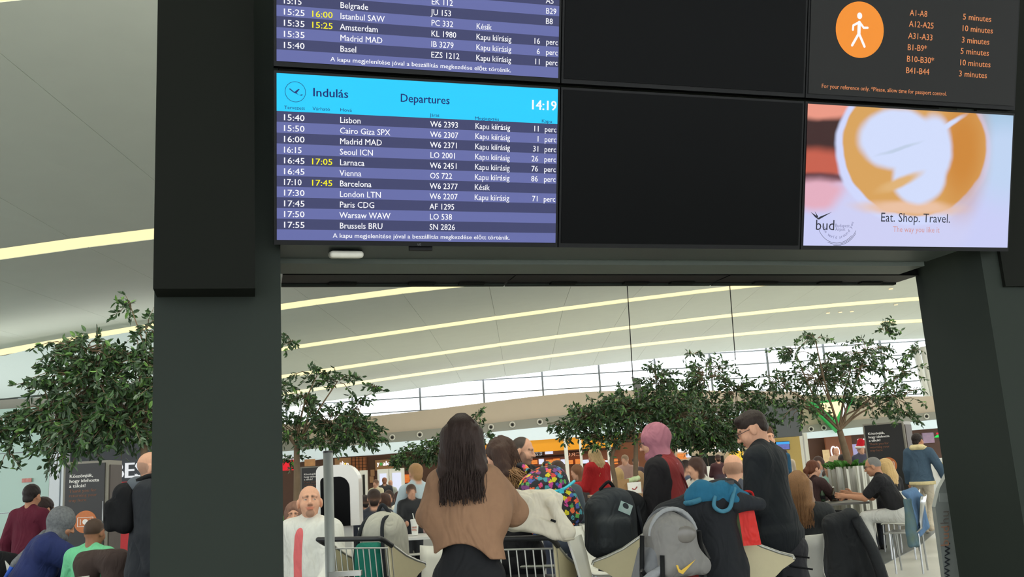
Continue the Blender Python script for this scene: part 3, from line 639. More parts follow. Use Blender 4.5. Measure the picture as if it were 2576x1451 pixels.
def departures_up(r, a0, b0):
    B1 = b0+SH; bf = px2b(694.4, 123.6)[1]; rh = .0445
    flat('footer', r, 0, bf, SW, B1, m_rowl); a = px2b(831, 151)[0]
    btext(FOOT, r, a, B1-.0125, .019, m_tw, width=px2b(1285, 185)[0]-a)
    rows = [('15:40', '', 'Basel', 'EZS 1212', KK, '11'), ('15:35', '', 'Madrid MAD', 'IB 3279', KK, '6'), ('15:35', '15:25', 'Amsterdam', 'KL 1980', KK, '16'), ('15:25', '16:00', 'Istanbul SAW', 'PC 332', 'Késik', ''), ('15:15', '', 'Belgrade', 'JU 153', '', 'B8'), ('', '', '', 'EK 112', '', 'B29'), ('', '', '', '', '', 'A5'), ('', '', '', '', '', '')]
    for i, q in enumerate(rows):
        flat('row', r, 0, bf-(i+1)*rh, SW, bf-i*rh, m_rowl if i % 2 else m_rowd); row(r, bf-i*rh, *q)
    flat('header', r, 0, b0, SW, bf-8*rh, m_cyan)
m_or, m_ort = glow('screen_orange', (243, 143, 38), 1.0), glow('screen_orange_text', (232, 146, 92), 1.0)
def walking(r, a0, b0):
    flat('panel', r, a0, b0, a0+SW, b0+SH, glow('screen_dim', (16, 17, 17), 1.0))
    c = px2b(2163, 75); L = np.array(r.location); ra = px2b(2223, 75)[0]-c[0]; rb = c[1]-px2b(2163, 4)[1]; rb = (ra+rb)/2
    rawobj('disc', np.array([bp(c[0]+ra*cos(t), c[1]-rb*sin(t), .001) for t in np.linspace(0, 2*pi, 49)[:-1]])-L, [tuple(range(48))], m_or, r)
    def limb(name, pts, w):
        V, Fc = [], []
        ab = [np.array(px2b(*p)) for p in pts]
        for i in range(len(ab)-1):
            t = unit(ab[i+1]-ab[i]); n = np.array([-t[1], t[0]])*w; k = len(V)
            V += [ab[i]-n, ab[i]+n, ab[i+1]+n, ab[i+1]-n]; Fc.append((k, k+1, k+2, k+3))
        for q in ab:
            k = len(V); V += [q+w*np.array([cos(t), sin(t)]) for t in np.linspace(0, 2*pi, 13)[:-1]]; Fc.append(tuple(range(k, k+12)))
        rawobj(name, np.array([bp(x, y, .002) for x, y in V])-L, Fc, m_tw, r)
    limb('figure_head', [(2162, 39), (2162, 41)], .014)
    limb('figure_arm', [(2161, 56), (2146, 64), (2145, 75)], .0055); limb('figure_arm', [(2162, 56), (2172, 70), (2182, 70)], .0055)
    limb('figure_leg', [(2160, 84), (2143, 114)], .0065); limb('figure_leg', [(2160, 84), (2174, 117)], .0065); limb('figure_body', [(2161, 57), (2160, 84)], .009)
    for s, x, y, x1 in (('A1-A8', 2288, 39, 2332), ('A12-A25', 2286, 67, 2348), ('A31-A33', 2284, 97, 2345), ('B1-B9*', 2283, 126, 2331), ('B10-B30*', 2281, 155, 2349), ('B41-B44', 2279, 184, 2337), ('5 minutes', 2422, 49, 2493), ('10 minutes', 2421, 78, 2497), ('3 minutes', 2419, 107, 2488), ('5 minutes', 2416, 135, 2487), ('10 minutes', 2415, 164, 2491), ('3 minutes', 2412, 192, 2482)):
        a, b = px2b(x, y); btext(s, r, a, b, .031, m_ort, width=px2b(x1, y+4)[0]-a, bold=.004)
    a, b = px2b(2067, 221); btext('For your reference only. *Please, allow time for passport control.', r, a, b, .021, m_ort, width=px2b(2381, 240)[0]-a, bold=.0)
def coffee_mat():
    M = bpy.data.materials.new('coffee_advert'); M.use_nodes = True; N, L = M.node_tree.nodes, M.node_tree.links
    b = N['Principled BSDF']; b.inputs['Base Color'].default_value = (.01, .01, .01, 1); b.inputs['Roughness'].default_value = .5; b.inputs['Specular IOR Level'].default_value = .1
    uv = N.new('ShaderNodeUVMap'); nz = N.new('ShaderNodeTexNoise'); nz.inputs['Scale'].default_value = 7; L.new(uv.outputs[0], nz.inputs['Vector'])
    ds = N.new('ShaderNodeMix'); ds.data_type = 'VECTOR'; ds.inputs[0].default_value = .03; L.new(uv.outputs[0], ds.inputs[4]); L.new(nz.outputs['Color'], ds.inputs[5])
    cur = None
    def layer(c, r, rgb, soft=.06, rot=0):
        nonlocal cur
        mp = N.new('ShaderNodeMapping'); mp.vector_type = 'TEXTURE'; L.new(ds.outputs[1], mp.inputs[0])
        mp.inputs['Location'].default_value = (c[0], c[1], 0); mp.inputs['Rotation'].default_value = (0, 0, rot); mp.inputs['Scale'].default_value = (r[0], r[1], 1)
        ln = N.new('ShaderNodeVectorMath'); ln.operation = 'LENGTH'
        fl_ = N.new('ShaderNodeVectorMath'); fl_.operation = 'MULTIPLY'; fl_.inputs[1].default_value = (1, 1, 0); L.new(mp.outputs[0], fl_.inputs[0]); L.new(fl_.outputs[0], ln.inputs[0])
        mr = N.new('ShaderNodeMapRange'); mr.interpolation_type = 'SMOOTHSTEP'; mr.inputs[1].default_value = 1-soft; mr.inputs[2].default_value = 1+soft; mr.inputs[3].default_value = 1; mr.inputs[4].default_value = 0; L.new(ln.outputs['Value'], mr.inputs[0])
        mx = N.new('ShaderNodeMix'); mx.data_type = 'RGBA'; L.new(mr.outputs[0], mx.inputs[0]); mx.inputs[7].default_value = (*lin(rgb), 1)
        if cur is None: mx.inputs[6].default_value = (*lin((200, 204, 244)), 1)
        else: L.new(cur, mx.inputs[6])
        cur = mx.outputs[2]
    S = .56
    layer((1.0, .05*S), (.22, .35*S), (148, 188, 214), .6); layer((.95, .35*S), (.16, .3*S), (190, 210, 240), .6)
    layer((.05, .2*S), (.22, .24*S), (58, 30, 30), .25); layer((.06, .02*S), (.2, .11*S), (233, 150, 130), .25)
    layer((.06, .45*S), (.16, .12*S), (196, 92, 72), .4); layer((.05, .53*S), (.18, .035*S), (90, 48, 56), .5); layer((.07, .65*S), (.15, .11*S), (226, 172, 190), .4)
    layer((.47, .8*S), (.33, .32*S), (204, 206, 242), .15)
    layer((.51, .31*S), (.368, .535*S), (206, 214, 250), .03)
    layer((.515, .29*S), (.34, .49*S), (214, 160, 88), .02); layer((.74, .3*S), (.1, .36*S), (203, 132, 48), .7, .0); layer((.5, .72*S), (.22, .05*S), (232, 190, 160), .5)
    layer((.43, .24*S), (.185, .21*S), (208, 219, 250), .14); layer((.535, .5*S), (.125, .19*S), (208, 219, 250), .14, .0)
    layer((.6, .3*S), (.085, .25*S), (208, 219, 250), .2); layer((.655, .13*S), (.09, .02*S), (208, 219, 250), .5, -.5); layer((.44, .54*S), (.1, .035*S), (221, 176, 116), .5, -.35); layer((.44, .3*S), (.09, .012*S), (190, 204, 228), .6, -.3)
    L.new(cur, b.inputs['Emission Color']); b.inputs['Emission Strength'].default_value = 1.0
    return M
def coffee(r, a0, b0):
    o = flat('panel', r, a0, b0, a0+SW, b0+SH, coffee_mat()); u = o.data.uv_layers.new(name='UVMap')
    for i, q in enumerate(((0, .56), (1, .56), (1, 0), (0, 0))): u.data[i].uv = q
    mk = glow('advert_black', (30, 32, 48), 1); mp = glow('advert_pink', (208, 150, 150), 1); mg = glow('advert_grey', (120, 122, 160), 1)
    for s, x, y, x1, cap, M in (('Eat. Shop. Travel.', 2216, 557, 2389, .052, mk), ('The way you like it', 2246, 583, 2363, .033, mp), ('bud', 2052, 578, 2098, .058, mk), ('Budapest', 2101, 571, 2137, .019, mg), ('Airport', 2101, 580, 2126, .019, mg)):
        a, b = px2b(x, y); btext(s, r, a, b, cap*.9, M, width=px2b(x1, y+.5)[0]-a, bold=-.004)
    L = np.array(r.location); P = lambda L2: np.array([bp(*px2b(*q), .0012) for q in L2])-L
    rawobj('emblem_wing', P([(2093, 533), (2060, 552), (2055, 551), (2062, 545)]), [(0, 3, 2, 1)], mk, r); rawobj('emblem_wing', P([(2039, 533), (2054, 543), (2058, 552), (2050, 546)]), [(0, 3, 2, 1)], mk, r); rawobj('emblem_wing', P([(2049, 531), (2057, 543), (2059, 551), (2054, 544)]), [(0, 3, 2, 1)], mk, r)
    s = 'The world around you'; c0, R0 = np.array(px2b(2106, 553)), .092
    for i, ch in enumerate(s):
        t = rad(205+i*7.4+(0 if i < 15 else 2)); p = c0+R0*np.array([cos(t), -sin(t)]); tv = np.array([-sin(t), -cos(t)])
        if ch != ' ': lettering(ch, bp(p[0], p[1], .0012), BA*tv[0]-BU*tv[1], BA*tv[1]*1+BU*tv[0], .016, mg, r, r.location, bold=-.003)
    for R1, t0, t1 in ((.112, 205, 318), (.118, 245, 335), (.124, 262, 330)):
        ts = np.radians(np.linspace(t0, t1, 20)); V = [bp(c0[0]+rr*cos(t), c0[1]-rr*sin(t), .0012) for rr in (R1, R1+.0018) for t in ts]
        rawobj('emblem_arc', np.array(V)-L, [(i, i+1, i+21, i+20) for i in range(19)], mk, r)
screen('lit departures display with cyan header, lower left of the board', 0, 0, departures)
screen('lit departures display above the cyan headed one, cut by the picture top', 0, 1, departures_up)
screen('switched off black display between departures list and coffee advert', 1, 0)
screen('switched off black display in the upper row beside the walking times', 1, 1)
screen('display advertising a cup of coffee, lower right of the board', 2, 0, coffee)
screen('dark display with walking times and an orange walker disc', 2, 1, walking)
# ---- pylons, soffits
BB = bp(0, SH+.02, -.05)                                                # bottom line of the screens
def bl(a, d, z): p = BB+BA*a-BN*d; return np.array([p[0], p[1], z])
def on_line(px, py, d):
    """a along the board where the pixel's ray meets the upright plane d behind the bottom line"""
    r = ray(px, py); n = BN; q = bl(0, d, 0); t = ((q-CAM)@n)/(r@n); P = CAM+r*t; return (P-bl(0, d, 0))@BA, P[2]
m_py = mat('pylon_dark_green', (40, 46, 42), .7, var=.05, scale=3, spec=.15); m_wing = mat('pylon_wing', (21, 23, 20), .7, var=.05, scale=3, spec=.08)
st = empty('information_board', bl(1.3, .3, 0), 'dark green grey stand that carries the flight information screens', 'information board'); so = st.location
def bbox(a0, a1, d0, d1, z0, z1): return MB().hexa([bl(a0, d0, z0), bl(a1, d0, z0), bl(a1, d1, z0), bl(a0, d1, z0), bl(a0, d0, z1), bl(a1, d0, z1), bl(a1, d1, z1), bl(a0, d1, z1)])
pl, _ = on_line(384, 1000, .05); pr, _ = on_line(708, 900, .05)
bbox(pl, pr, .05, .62, 0, 4.3).build('pylon', m_py, st, so)
wl, wz = on_line(385, 726, -.12); wr, _ = on_line(642, 700, -.12)
bbox(wl, wr, -.12, .05, wz, 4.3).build('wing_panel', m_wing, st, so)
ql, _ = on_line(2492, 800, .05); dd = .3
for dd in np.arange(.1, 1.2, .01):
    if proj(bl(ql, .05+dd, on_line(2492, 800, .05)[1]))[0] < 2326: break
bbox(ql, ql+.75, .05, .05+dd, 0, 4.3).build('pylon', m_py, st, so)
w2, wz2 = on_line(2530, 720, .03)
bbox(w2, w2+.7, .03, .05, wz2, 4.3).build('wing_panel', m_wing, st, so)
zb = BB[2]; ar, _ = on_line(2302, 640, .2)
bbox(pr, ar+.1, -.02, .24, zb-.0, zb+.05).build('soffit', mat('pylon_soffit_front', (70, 77, 74), .5, var=.05), st, so)
bbox(pr, ar+.1, .26, .47, zb-.02, zb+.05).build('soffit', mat('pylon_soffit', (92, 100, 95), .5, var=.05), st, so)
bbox(pr, ar+.12, .0, .24, zb+.05, zb+1.6).build('core', m_wing, st, so)
for i in range(3):
    a0 = on_line((709, 1283, 1811)[i], 700, .62)[0]; a1 = on_line((1279, 1806, 2276)[i], 700, .62)[0]
    rs = empty('display_screen', bl((a0+a1)/2, .6, zb-.03), 'back of a black display under the board, %s of three' % ('left', 'middle', 'right')[i], 'screen', group='displays facing the far side')
    MB().hexa([bl(a0, .5, zb-.02), bl(a1, .5, zb-.02), bl(a1, .7, zb-.02), bl(a0, .7, zb-.02), bl(a0, .62, zb+.6), bl(a1, .62, zb+.6), bl(a1, .8, zb+.6), bl(a0, .8, zb+.6)]).build('case', m_bez, rs, rs.location)
    for q in (.2, .55, .78): MB().hexa([bl(a0+(a1-a0)*q, .66, zb-.028), bl(a0+(a1-a0)*(q+.12), .66, zb-.028), bl(a0+(a1-a0)*(q+.12), .72, zb-.028), bl(a0+(a1-a0)*q, .72, zb-.028)]+[bl(a0+(a1-a0)*qq, d_, zb-.02) for qq, d_ in ((q, .66), (q+.12, .66), (q+.12, .72), (q, .72))]).build('bracket', m_wing, rs, rs.location)
    MB().hexa([bl(a0, .70, zb-.03), bl(a1, .70, zb-.03), bl(a1, .73, zb-.03), bl(a0, .73, zb-.03)]+[bl(a_, d_, zb+.02) for a_, d_ in ((a0, .70), (a1, .70), (a1, .73), (a0, .73))]).build('edge', m_py, rs, rs.location)
a0, z0 = on_line(829, 634, .05); a1, _ = on_line(914, 634, .05)
sn = empty('sensor', bl((a0+a1)/2, .08, zb), 'small white sensor box under the left display', 'sensor')
c0 = np.array([0, 0, -.022]); Rz = rot3(12, 0, math.degrees(BYAW))
solid('housing', [rbox(c0, ((a1-a0)/2, .055, .016), .014, R=Rz)], .004, mat('sensor_white', (214, 212, 200), .4), sn)
MB().box((0, .03, -.004), (.13, .05, .012), Rz).build('mount', m_hole, sn)
o = MB().box(bp(SW/2+.0, SH+.03, -.03), (.1, .02, .02), rot3(0, 0, math.degrees(BYAW))).build('maker_tab', m_bez, st, so)
lettering('LG', bp(SW/2-.018, SH+.017, -.003), BA, BU, .009, mat('maker_grey', (120, 122, 126), .5), st, so, name='maker_mark', bold=.01)
# ---- silver kiosk with the web address, behind the right pylon
m_alu = mat('brushed_alu', (158, 164, 160), .45, .3, var=.05, scale=6)
KY = 5.6
kx, ks = ground(2420, 1451)[0], 0
K = [at(2352, 1462, KY), at(2353, 1275, KY), at(2364, 1228, KY), at(2387, 1186, KY), at(2420, 1165, KY), at(2480, 1200, KY), at(2480, 1462, KY)]
K[0][2] = 0; K[0][0] = K[1][0]-.01; K[-1][2] = 0
kk = empty('info_kiosk', (K[1][0]+.1, KY+.1, 0), 'silver slanted info stand with a web address beside the right pylon', 'kiosk')
MB().prism(K[::-1], (0, .05, 0)).build('body', m_alu, kk, kk.location)
MB().prism([at(2363, 1240, KY-.004), at(2400, 1240, KY-.004), at(2410, 1262, KY-.004), at(2364, 1262, KY-.004)][::-1], (0, .004, 0)).build('top_plate', mat('alu_light', (176, 182, 178), .4, .2), kk, kk.location)
u_ = unit(at(2383, 1330, KY)-at(2381, 1451, KY))
lettering('www.', at(2389, 1455, KY-.01), u_, (-1, 0, 0), .05, mat('letter_dark', (46, 50, 56), .5), kk, kk.location, width=.2)
lettering('bud', at(2387, 1372, KY-.01), u_, (-1, 0, 0), .05, mat('letter_copper', (176, 130, 104), .5), kk, kk.location, width=.11)
lettering('.hu', at(2386, 1325, KY-.01), u_, (-1, 0, 0), .05, mat('letter_dark2', (120, 112, 104), .5), kk, kk.location, width=.09)
# ================================================================== PEOPLE
SKIN = dict(light=(216, 164, 136), tan=(190, 138, 108), pale=(232, 190, 168), brown=(150, 104, 80))
def skin_mats(tone, hairc):
    s = SKIN[tone]
    return [mat('skin_'+tone, s, .55, var=.05, scale=40, bump=.05), mat('hair_%d_%d_%d' % hairc, hairc, .55, spec=.25, var=.35, scale=60, stretch=(3, 3, .35), bump=.35),
            mat('eye_white', (226, 220, 212), .3, var=.02), mat('eye_dark', (34, 24, 20), .2), mat('lips_'+tone, tuple(int(x*f) for x, f in zip(s, (.82, .6, .6))), .5),
            mat('stubble_'+tone, tuple(int(x*.6+y*.3) for x, y in zip(s, hairc)), .7, var=.15, scale=90)]
def cloth(c, bump=.12, var=.1, rough=.85, scale=28): return mat('cloth_%d_%d_%d' % tuple(c), c, rough, var=var, scale=scale, bump=bump, spec=.25, fold=.55)
def head_prims(gaze=0, beard=None, paint='none', fine=True, ears=True):
    P = [ell((0, -.012, .028), (.076, .097, .092), 0, .02), ell((0, .03, -.05), (.056, .062, .062), 0, .04), ell((0, .066, -.096), (.024, .02, .018), 0, .025)]
    if fine:
        P += [ell((0, .078, .026), (.05, .015, .012), 0, .02)]
        for s in (-1, 1):
            P += [ell((s*.036, .058, -.03), (.028, .03, .03), 0, .025)]+([ell((s*.08, -.008, -.006), (.011, .022, .034), 0, .01, R=rot3(0, 0, s*-18))] if ears else [])+[ell((s*.031, .101, .006), (.018, .013, .011), 0, .014, op='-')]
        P += [cone((0, .092, .014), (0, .113, -.027), .008, .0125, 0, .014), ell((-.012, .1, -.03), (.009, .01, .008), 0, .008), ell((.012, .1, -.03), (.009, .01, .008), 0, .008)]
        P += [ell((0, .0915, -.0565), (.023, .01, .0055), 4, .006), ell((0, .0905, -.0655), (.02, .01, .006), 4, .006), ell((0, .104, -.061), (.021, .009, .0014), 4, .004, op='-')]
        for s in (-1, 1):
            P += [ell((s*.031, .0785, .004), (.0128, .0105, .0075), 0, .004), ell((s*.031, .089, .003), (.0115, .012, .0042), 2, .001, op='p'), ell((s*.031+gaze*.0035, .09, .003), (.0052, .009, .0046), 3, .001, op='p'), cone((s*.0195, .09, .0075), (s*.044, .083, .0065), .0017, .0017, 3, .001, op='p'), cone((s*.016, .0915, .025), (s*.05, .074, .026), .0052, .0036, 1, .004)]
    else:
        P += [cone((0, .09, .01), (0, .108, -.025), .01, .014, 0, .015)]+[ell((s*.08, -.008, -.006), (.012, .022, .034), 0, .01) for s in (-1, 1)]
        P += [ell((s*.031, .088, .008), (.013, .012, .008), 3, .002, op='p') for s in (-1, 1)]+[cone((s*.016, .09, .026), (s*.05, .074, .027), .006, .005, 1, .004) for s in (-1, 1)]+[ell((0, .095, -.06), (.022, .016, .007), 4, .004, op='p')]
    if beard == 'goatee': P += [ell((0, .088, -.098), (.036, .04, .03), 5, .001, op='p'), ell((0, .103, -.044), (.026, .018, .007), 5, .001, op='p')]
    elif beard: P += [ell((0, .06, -.09), (.07, .062, .052), 5, .001, op='p'), ell((0, .1, -.043), (.026, .02, .008), 5, .001, op='p')]+[ell((s*.06, .02, -.06), (.03, .045, .06), 5, .001, op='p') for s in (-1, 1)]+[ell((0, .098, -.061), (.02, .02, .008), 4, .001, op='p')]
    if paint == 'buzz': P += [ell((0, -.045, .052), (.1, .098, .085), 1, .001, op='p')]
    if paint == 'fringe': P += [ell((0, -.07, .0), (.12, .085, .05), 5, .001, op='p')]
    if paint == 'thin': P += [ell((0, -.05, .03), (.1, .09, .075), 1, .001, op='p'), ell((0, .03, .12), (.045, .09, .05), 0, .001, op='p')]
    return P
def hair_prims(style, L=.3, m=0):
    if style == 'short': return [ell((0, -.016, .042), (.086, .106, .094), m, .01), ell((0, -.075, -.03), (.06, .035, .05), m, .02), ell((0, .095, -.05), (.09, .075, .105), m, .012, op='-'), ell((0, .01, -.125), (.13, .12, .09), m, .012, op='-')]+[ell((s*.085, .01, -.015), (.02, .03, .045), m, .008, op='-') for s in (-1, 1)]
    if style == 'top': return [ell((0, -.014, .05), (.081, .1, .08), m, .01), ell((.02, .05, .092), (.045, .035, .022), m, .02), ell((-.03, .045, .092), (.036, .035, .022), m, .02), ell((0, -.066, .0), (.066, .042, .05), m, .02), ell((0, .1, -.05), (.09, .07, .105), m, .012, op='-'), ell((0, .01, -.14), (.13, .12, .09), m, .012, op='-')]+[ell((s*.09, .01, -.01), (.022, .03, .045), m, .008, op='-') for s in (-1, 1)]
    if style == 'bob': return [ell((0, -.014, .035), (.092, .11, .1), m, .01)]+[cone((s*.075, -.01, .02), (s*.08, .0, -.11), .034, .028, m, .03) for s in (-1, 1)]+[cone((x, -.08, .0), (x, -.085, -.12), .04, .03, m, .03) for x in (-.04, .04)]+[ell((0, .11, -.04), (.066, .07, .1), m, .012, op='-')]
    if style == 'pony': return hair_prims('short', 0, m)+[cone((0, -.1, .02), (0, -.135, -.04), .028, .035, m, .02), cone((0, -.135, -.04), (.01, -.125, -.17), .035, .018, m, .02), ell((0, -.06, -.02), (.07, .05, .06), m, .03)]
    if style == 'long':
        P = [ell((0, -.012, .032), (.09, .11, .1), m, .01)]
        for s in (-1, 1): P += [cone((s*.072, -.01, .03), (s*.085, -.02, -.12), .032, .032, m, .03), cone((s*.085, -.02, -.12), (s*.09, -.045, -L*.72), .03, .018, m, .03)]
        for i, x in enumerate(np.linspace(-.078, .078, 11)):
            l2 = L*(1-.05*((i*7) % 4)*.6); yb = -.105+abs(x)*.35
            P += [cone((x*.9, -.07+abs(x)*.3, .03), (x*1.2, yb, -.14), .036, .03, m, .025), cone((x*1.2, yb, -.14), (x*1.25, yb-.012, -l2), .028, .007, m, .018)]
        return P+[ell((0, .115, -.05), (.064, .07, .11), m, .012, op='-')]
    if style == 'scarf': return [ell((0, -.012, .022), (.094, .114, .111), m, .01), ell((0, .02, -.09), (.08, .08, .06), m, .03), cone((0, -.01, -.08), (0, -.015, -.2), .08, .12, m, .04, sq=(1, .8, 1)), ell((0, .14, -.012), (.058, .075, .086), m, .012, op='-')]
    return []
def ortho(d, n):
    d = unit(d); n = np.asarray(n, float); n = unit(n-d*(n@d)); return np.stack([np.cross(d, n), d, n], 1)
def hand_prims(W, d, nrm, side, curl=.5, k=1.0, m=0):
    F_ = ortho(d, nrm); P = [rbox((0, .05, 0), (.039, .048, .014), .013, m, .01), cone((0, -.03, 0), (0, .02, 0), .027, .024, m, .02)]
    for i, (x, l) in enumerate(((-.0295, .058), (-.0098, .074), (.0098, .08), (.0295, .072))):
        a1 = curl*(.8+.1*i); a2 = curl*1.9; b = np.array([x, .092, 0]); q = b+np.array([0, cos(a1), sin(a1)])*l*.5; t = q+np.array([0, cos(a2), sin(a2)])*l*.48
        P += [cone(b, q, .0092, .0086, m, .004), cone(q, t, .0086, .007, m, .003)]
    ts = side
    P += [cone((.03*ts, .015, .004), (.058*ts, .045, .016), .014, .011, m, .008), cone((.058*ts, .045, .016), (.056*ts, .08, .03), .0108, .0085, m, .004)]
    return xf(P, F_, W, k)
NP = 0
def person(label, px, py, Y, yaw, pose='stand', lean=0, roll=0, head=(0, 0, 0), armL=((.18, .0, -1), (.05, .25, -1)), armR=((.18, 0, -1), (.05, .25, -1)), top=None, bottom=(40, 42, 48),
           skin='light', hair=None, hairc=(60, 42, 34), res=.009, far=False, w=1.0, beard=None, paint='none', gaze=0, fem=False, hands=(1, 1), curl=.5, ztop=None, shoes=(40, 38, 38), girth=1.0, cat='person', group=None, after=None, seat_turn=0, hairL=.3, scarf=None, nohead=False, twist=0):
    """one figure; px,py = where the crown of the head shows, Y = distance from the camera; local +y is the way it faces"""
    global NP
    NP += 1
    top = dict(dict(c=(60, 62, 70), t=.014, sleeve=.95, amp=.006, skirt=0, hem=None, extra=[]), **(top or {}))
    dz = {'stand': 0, 'walk': 0, 'sit': -.39, 'perch': -.2}[pose]; piv = np.array([0, 0, .93+dz])
    RL = rot3(0, roll, 0)@rot3(-lean, 0, 0)@rot3(0, 0, twist)
    T = lambda p: piv+RL@(np.asarray(p, float)+np.array([0, 0, dz])-piv)
    Rh = RL@rot3(lean*.6, 0, 0)@rot3(0, 0, head[0])@rot3(head[1], head[2], 0)
    NB = T((0, -.005, 1.505)); HC = NB+Rh@np.array([0, .018, .085])
    tip = HC+Rh@np.array([0, -.01, .122])+np.array([0, 0, .012 if hair else 0])
    P0 = at(px, py, Y); k = (ztop or P0[2])/tip[2]
    cyaw, syaw = cos(rad(yaw)), sin(rad(yaw))
    loc = (P0[0]-k*(tip[0]*cyaw-tip[1]*syaw), P0[1]-k*(tip[0]*syaw+tip[1]*cyaw), 0)
    # ---- joints
    if pose in ('stand',): legs = [[(s*.085, 0, .92), (s*.092, .012, .5), (s*.098, -.02, .085)] for s in (-1, 1)]
    elif pose == 'walk': legs = [[(-.085, 0, .92), (-.088, .2, .54), (-.09, .3, .1)], [(.085, 0, .92), (.088, .02, .5), (.09, -.32, .17)]]
    elif pose == 'sit': legs = [[(s*.09, 0, .53), (s*.12, .42, .52), (s*.12, .4+.04*s, .085)] for s in (-1, 1)]
    else: legs = [[(s*.09, 0, .72), (s*.12, .36, .55), (s*.1, .3, .1)] for s in (-1, 1)]
    if seat_turn: legs = [[rot3(0, 0, seat_turn)@np.array(q) for q in L_] for L_ in legs]
    legs = [[np.asarray(q, float) for q in L_] for L_ in legs]
    sh, el, wr = [], [], []
    for s, A_ in ((-1, armL), (1, armR)):
        d1 = unit((A_[0][0]*s, A_[0][1], A_[0][2])); d2 = unit((A_[1][0]*s, A_[1][1], A_[1][2])); d1, d2 = RL@d1 if lean < 0 else d1, d2
        S = T((s*.172*w, -.005, 1.39)); E_ = S+d1*.285; sh.append(S); el.append(E_); wr.append(E_+d2*.25)
    def torso(t, m, g=1.0):
        q = [cone(T((0, 0, .95)), T((0, 0, 1.1)), .148*g+t, .13*g*w**.5+t, m, .05, (1, .74, 1), RL), cone(T((0, 0, 1.1)), T((0, 0, 1.3)), .13*g*w**.5+t, .148*g*w+t, m, .05, (1, .7, 1), RL),
             cone(T((-.14*w, -.01, 1.382)), T((.14*w, -.01, 1.382)), .056+t, None, m, .05)]
        q += [cone(T((s*.1*w, -.012, 1.41)), T((s*.035, -.008, 1.475)), .042+t*.7, .034+t*.3, m, .04) for s in (-1, 1)]
        if fem: q += [ell(T((s*.066, .075, 1.235)), .062+t*.6, m, .04) for s in (-1, 1)]
        return q
    def arms(t, m, part=1.0, t2=None):
        q = []; t2 = t if t2 is None else t2
        for S, E_, W_ in zip(sh, el, wr):
            if part <= .5: q += [cone(S, S+(E_-S)*part*2, .052+t, .047+t, m, .04)]
            else: q += [cone(S, E_, .052+t, .043+t2, m, .035), cone(E_, E_+(W_-E_)*(part*2-1), .042+t2, .031+t, m, .02)]
        return q
    def legp(t, m, g=1.0):
        q = [cone(T((-.06, 0, .92)), T((.06, 0, .92)), .118*g+t, None, m, .05, (1, .95, 1), RL)]
        if pose == 'stand': q += [cone(T((0, 0, .95)), T((0, 0, 1.09)), .136*g*w**.3+t+.008, .124*g*w**.3+t+.008, m, .04, (1, .8, 1), RL)]
        for H_, K_, A_ in legs: q += [cone(H_, K_, .085*g+t, .058*g+t, m, .03), cone(K_, A_, .057*g+t, .04*g+t*1.3, m, .02)]
        return q
    def feet(m): return [cone(A_+(0, -.02, -.04), A_+(0, .15, -.048), .043, .036, m, .02) for *_x, A_ in legs]+[cone(A_, A_+(0, -.01, -.03), .042, .045, m, .02) for *_x, A_ in legs]
    hp = head_prims(gaze, beard, paint, not far, hair != 'scarf')
    neck = [cone(HC+Rh@np.array([0, -.02, -.05]), NB+RL@np.array([0, -.005, -.06]), .05, .056, 0, .03)]
    mts = skin_mats(skin, hairc); sk = SKIN[skin]
    pal = [sk, hairc, (206, 196, 188), (34, 24, 20), tuple(int(x*f) for x, f in zip(sk, (.9, .74, .72))), tuple(int(x*.66+y*.26) for x, y in zip(sk, hairc))]
    if far:
        n0 = len(pal); pal += [top['c'], bottom, shoes]
        pr = xf(hp, Rh, HC)+neck+torso(top['t']+.004, n0, girth)+arms(top['t']+.004, n0, top['sleeve'])+legp(.012, n0+1, girth)+feet(n0+2)
        if top['sleeve'] < .9: pr += arms(0, 0, 1.0)
        if top['skirt']: pr += [cone(T((0, 0, .95)), T((0, 0, .95-top['skirt'])), .15+top['t'], .18+top['t'], n0, .03, (1, .78, 1), RL)]
        for W_, E_, s in zip(wr, el, (-1, 1)): pr += [ell(W_+unit(W_-E_)*.07, (.035, .035, .05), 0, .01)]
        if hair: pr += [p for p in xf(hair_prims(hair, hairL, 1), Rh, HC) if p[-1] == '+']
        if hair and hair != 'scarf': pr += xf([ell((0, .1, -.045), (.064, .06, .09), 0, .001, op='p')], Rh, HC)
        if hair == 'scarf': pr += xf([ell((0, .12, -.01), (.056, .06, .08), 0, .001, op='p')], Rh, HC)
        pr = xf(pr, np.eye(3), (0, 0, 0), k)
        o = tinted('person', [(pr, res, dict(amp=.004, freq=24, seed=NP))], pal, None, .004); o.location = loc; o.rotation_euler[2] = rad(yaw); tag(o, label, cat, group)
        return o
    root = empty('person', loc, label, cat, rad(yaw), group)
    S_ = lambda q: xf(q, np.eye(3), (0, 0, 0), k)
    pcs = []
    if not nohead: pcs.append((S_(xf(hp, Rh, HC)+neck), (.005 if Y < 8 else .0066)*k**.5, {}))
    for i, (W_, E_, s) in enumerate(zip(wr, el, (-1, 1))):
        if hands[i]: pcs.append((S_(hand_prims(W_, W_-E_, (-s, .15, .0) if abs(unit(W_-E_)[0]) < .8 else (0, -1, -.2), 1, curl)), .0042 if Y < 9 else .0055, {}))
    core = torso(-.012, 0, girth*.95)+arms(-.006 if top['sleeve'] > .6 else 0, 0)+legp(-.014, 0, girth*.95)
    pcs.append((S_(core), .018 if top['sleeve'] > .6 else .012, {})); tinted('body', pcs, pal, root, .0016)
    tp = torso(top['t'], 0, girth)+arms(top['t'], 0, top['sleeve'], top.get('t2'))+top['extra']
    if top['skirt']: tp += [cone(T((0, 0, .98)), T((0, 0, .95-top['skirt'])), .145*girth+top['t'], .175*girth+top['t'], 0, .04, (1, .78, 1), RL)]
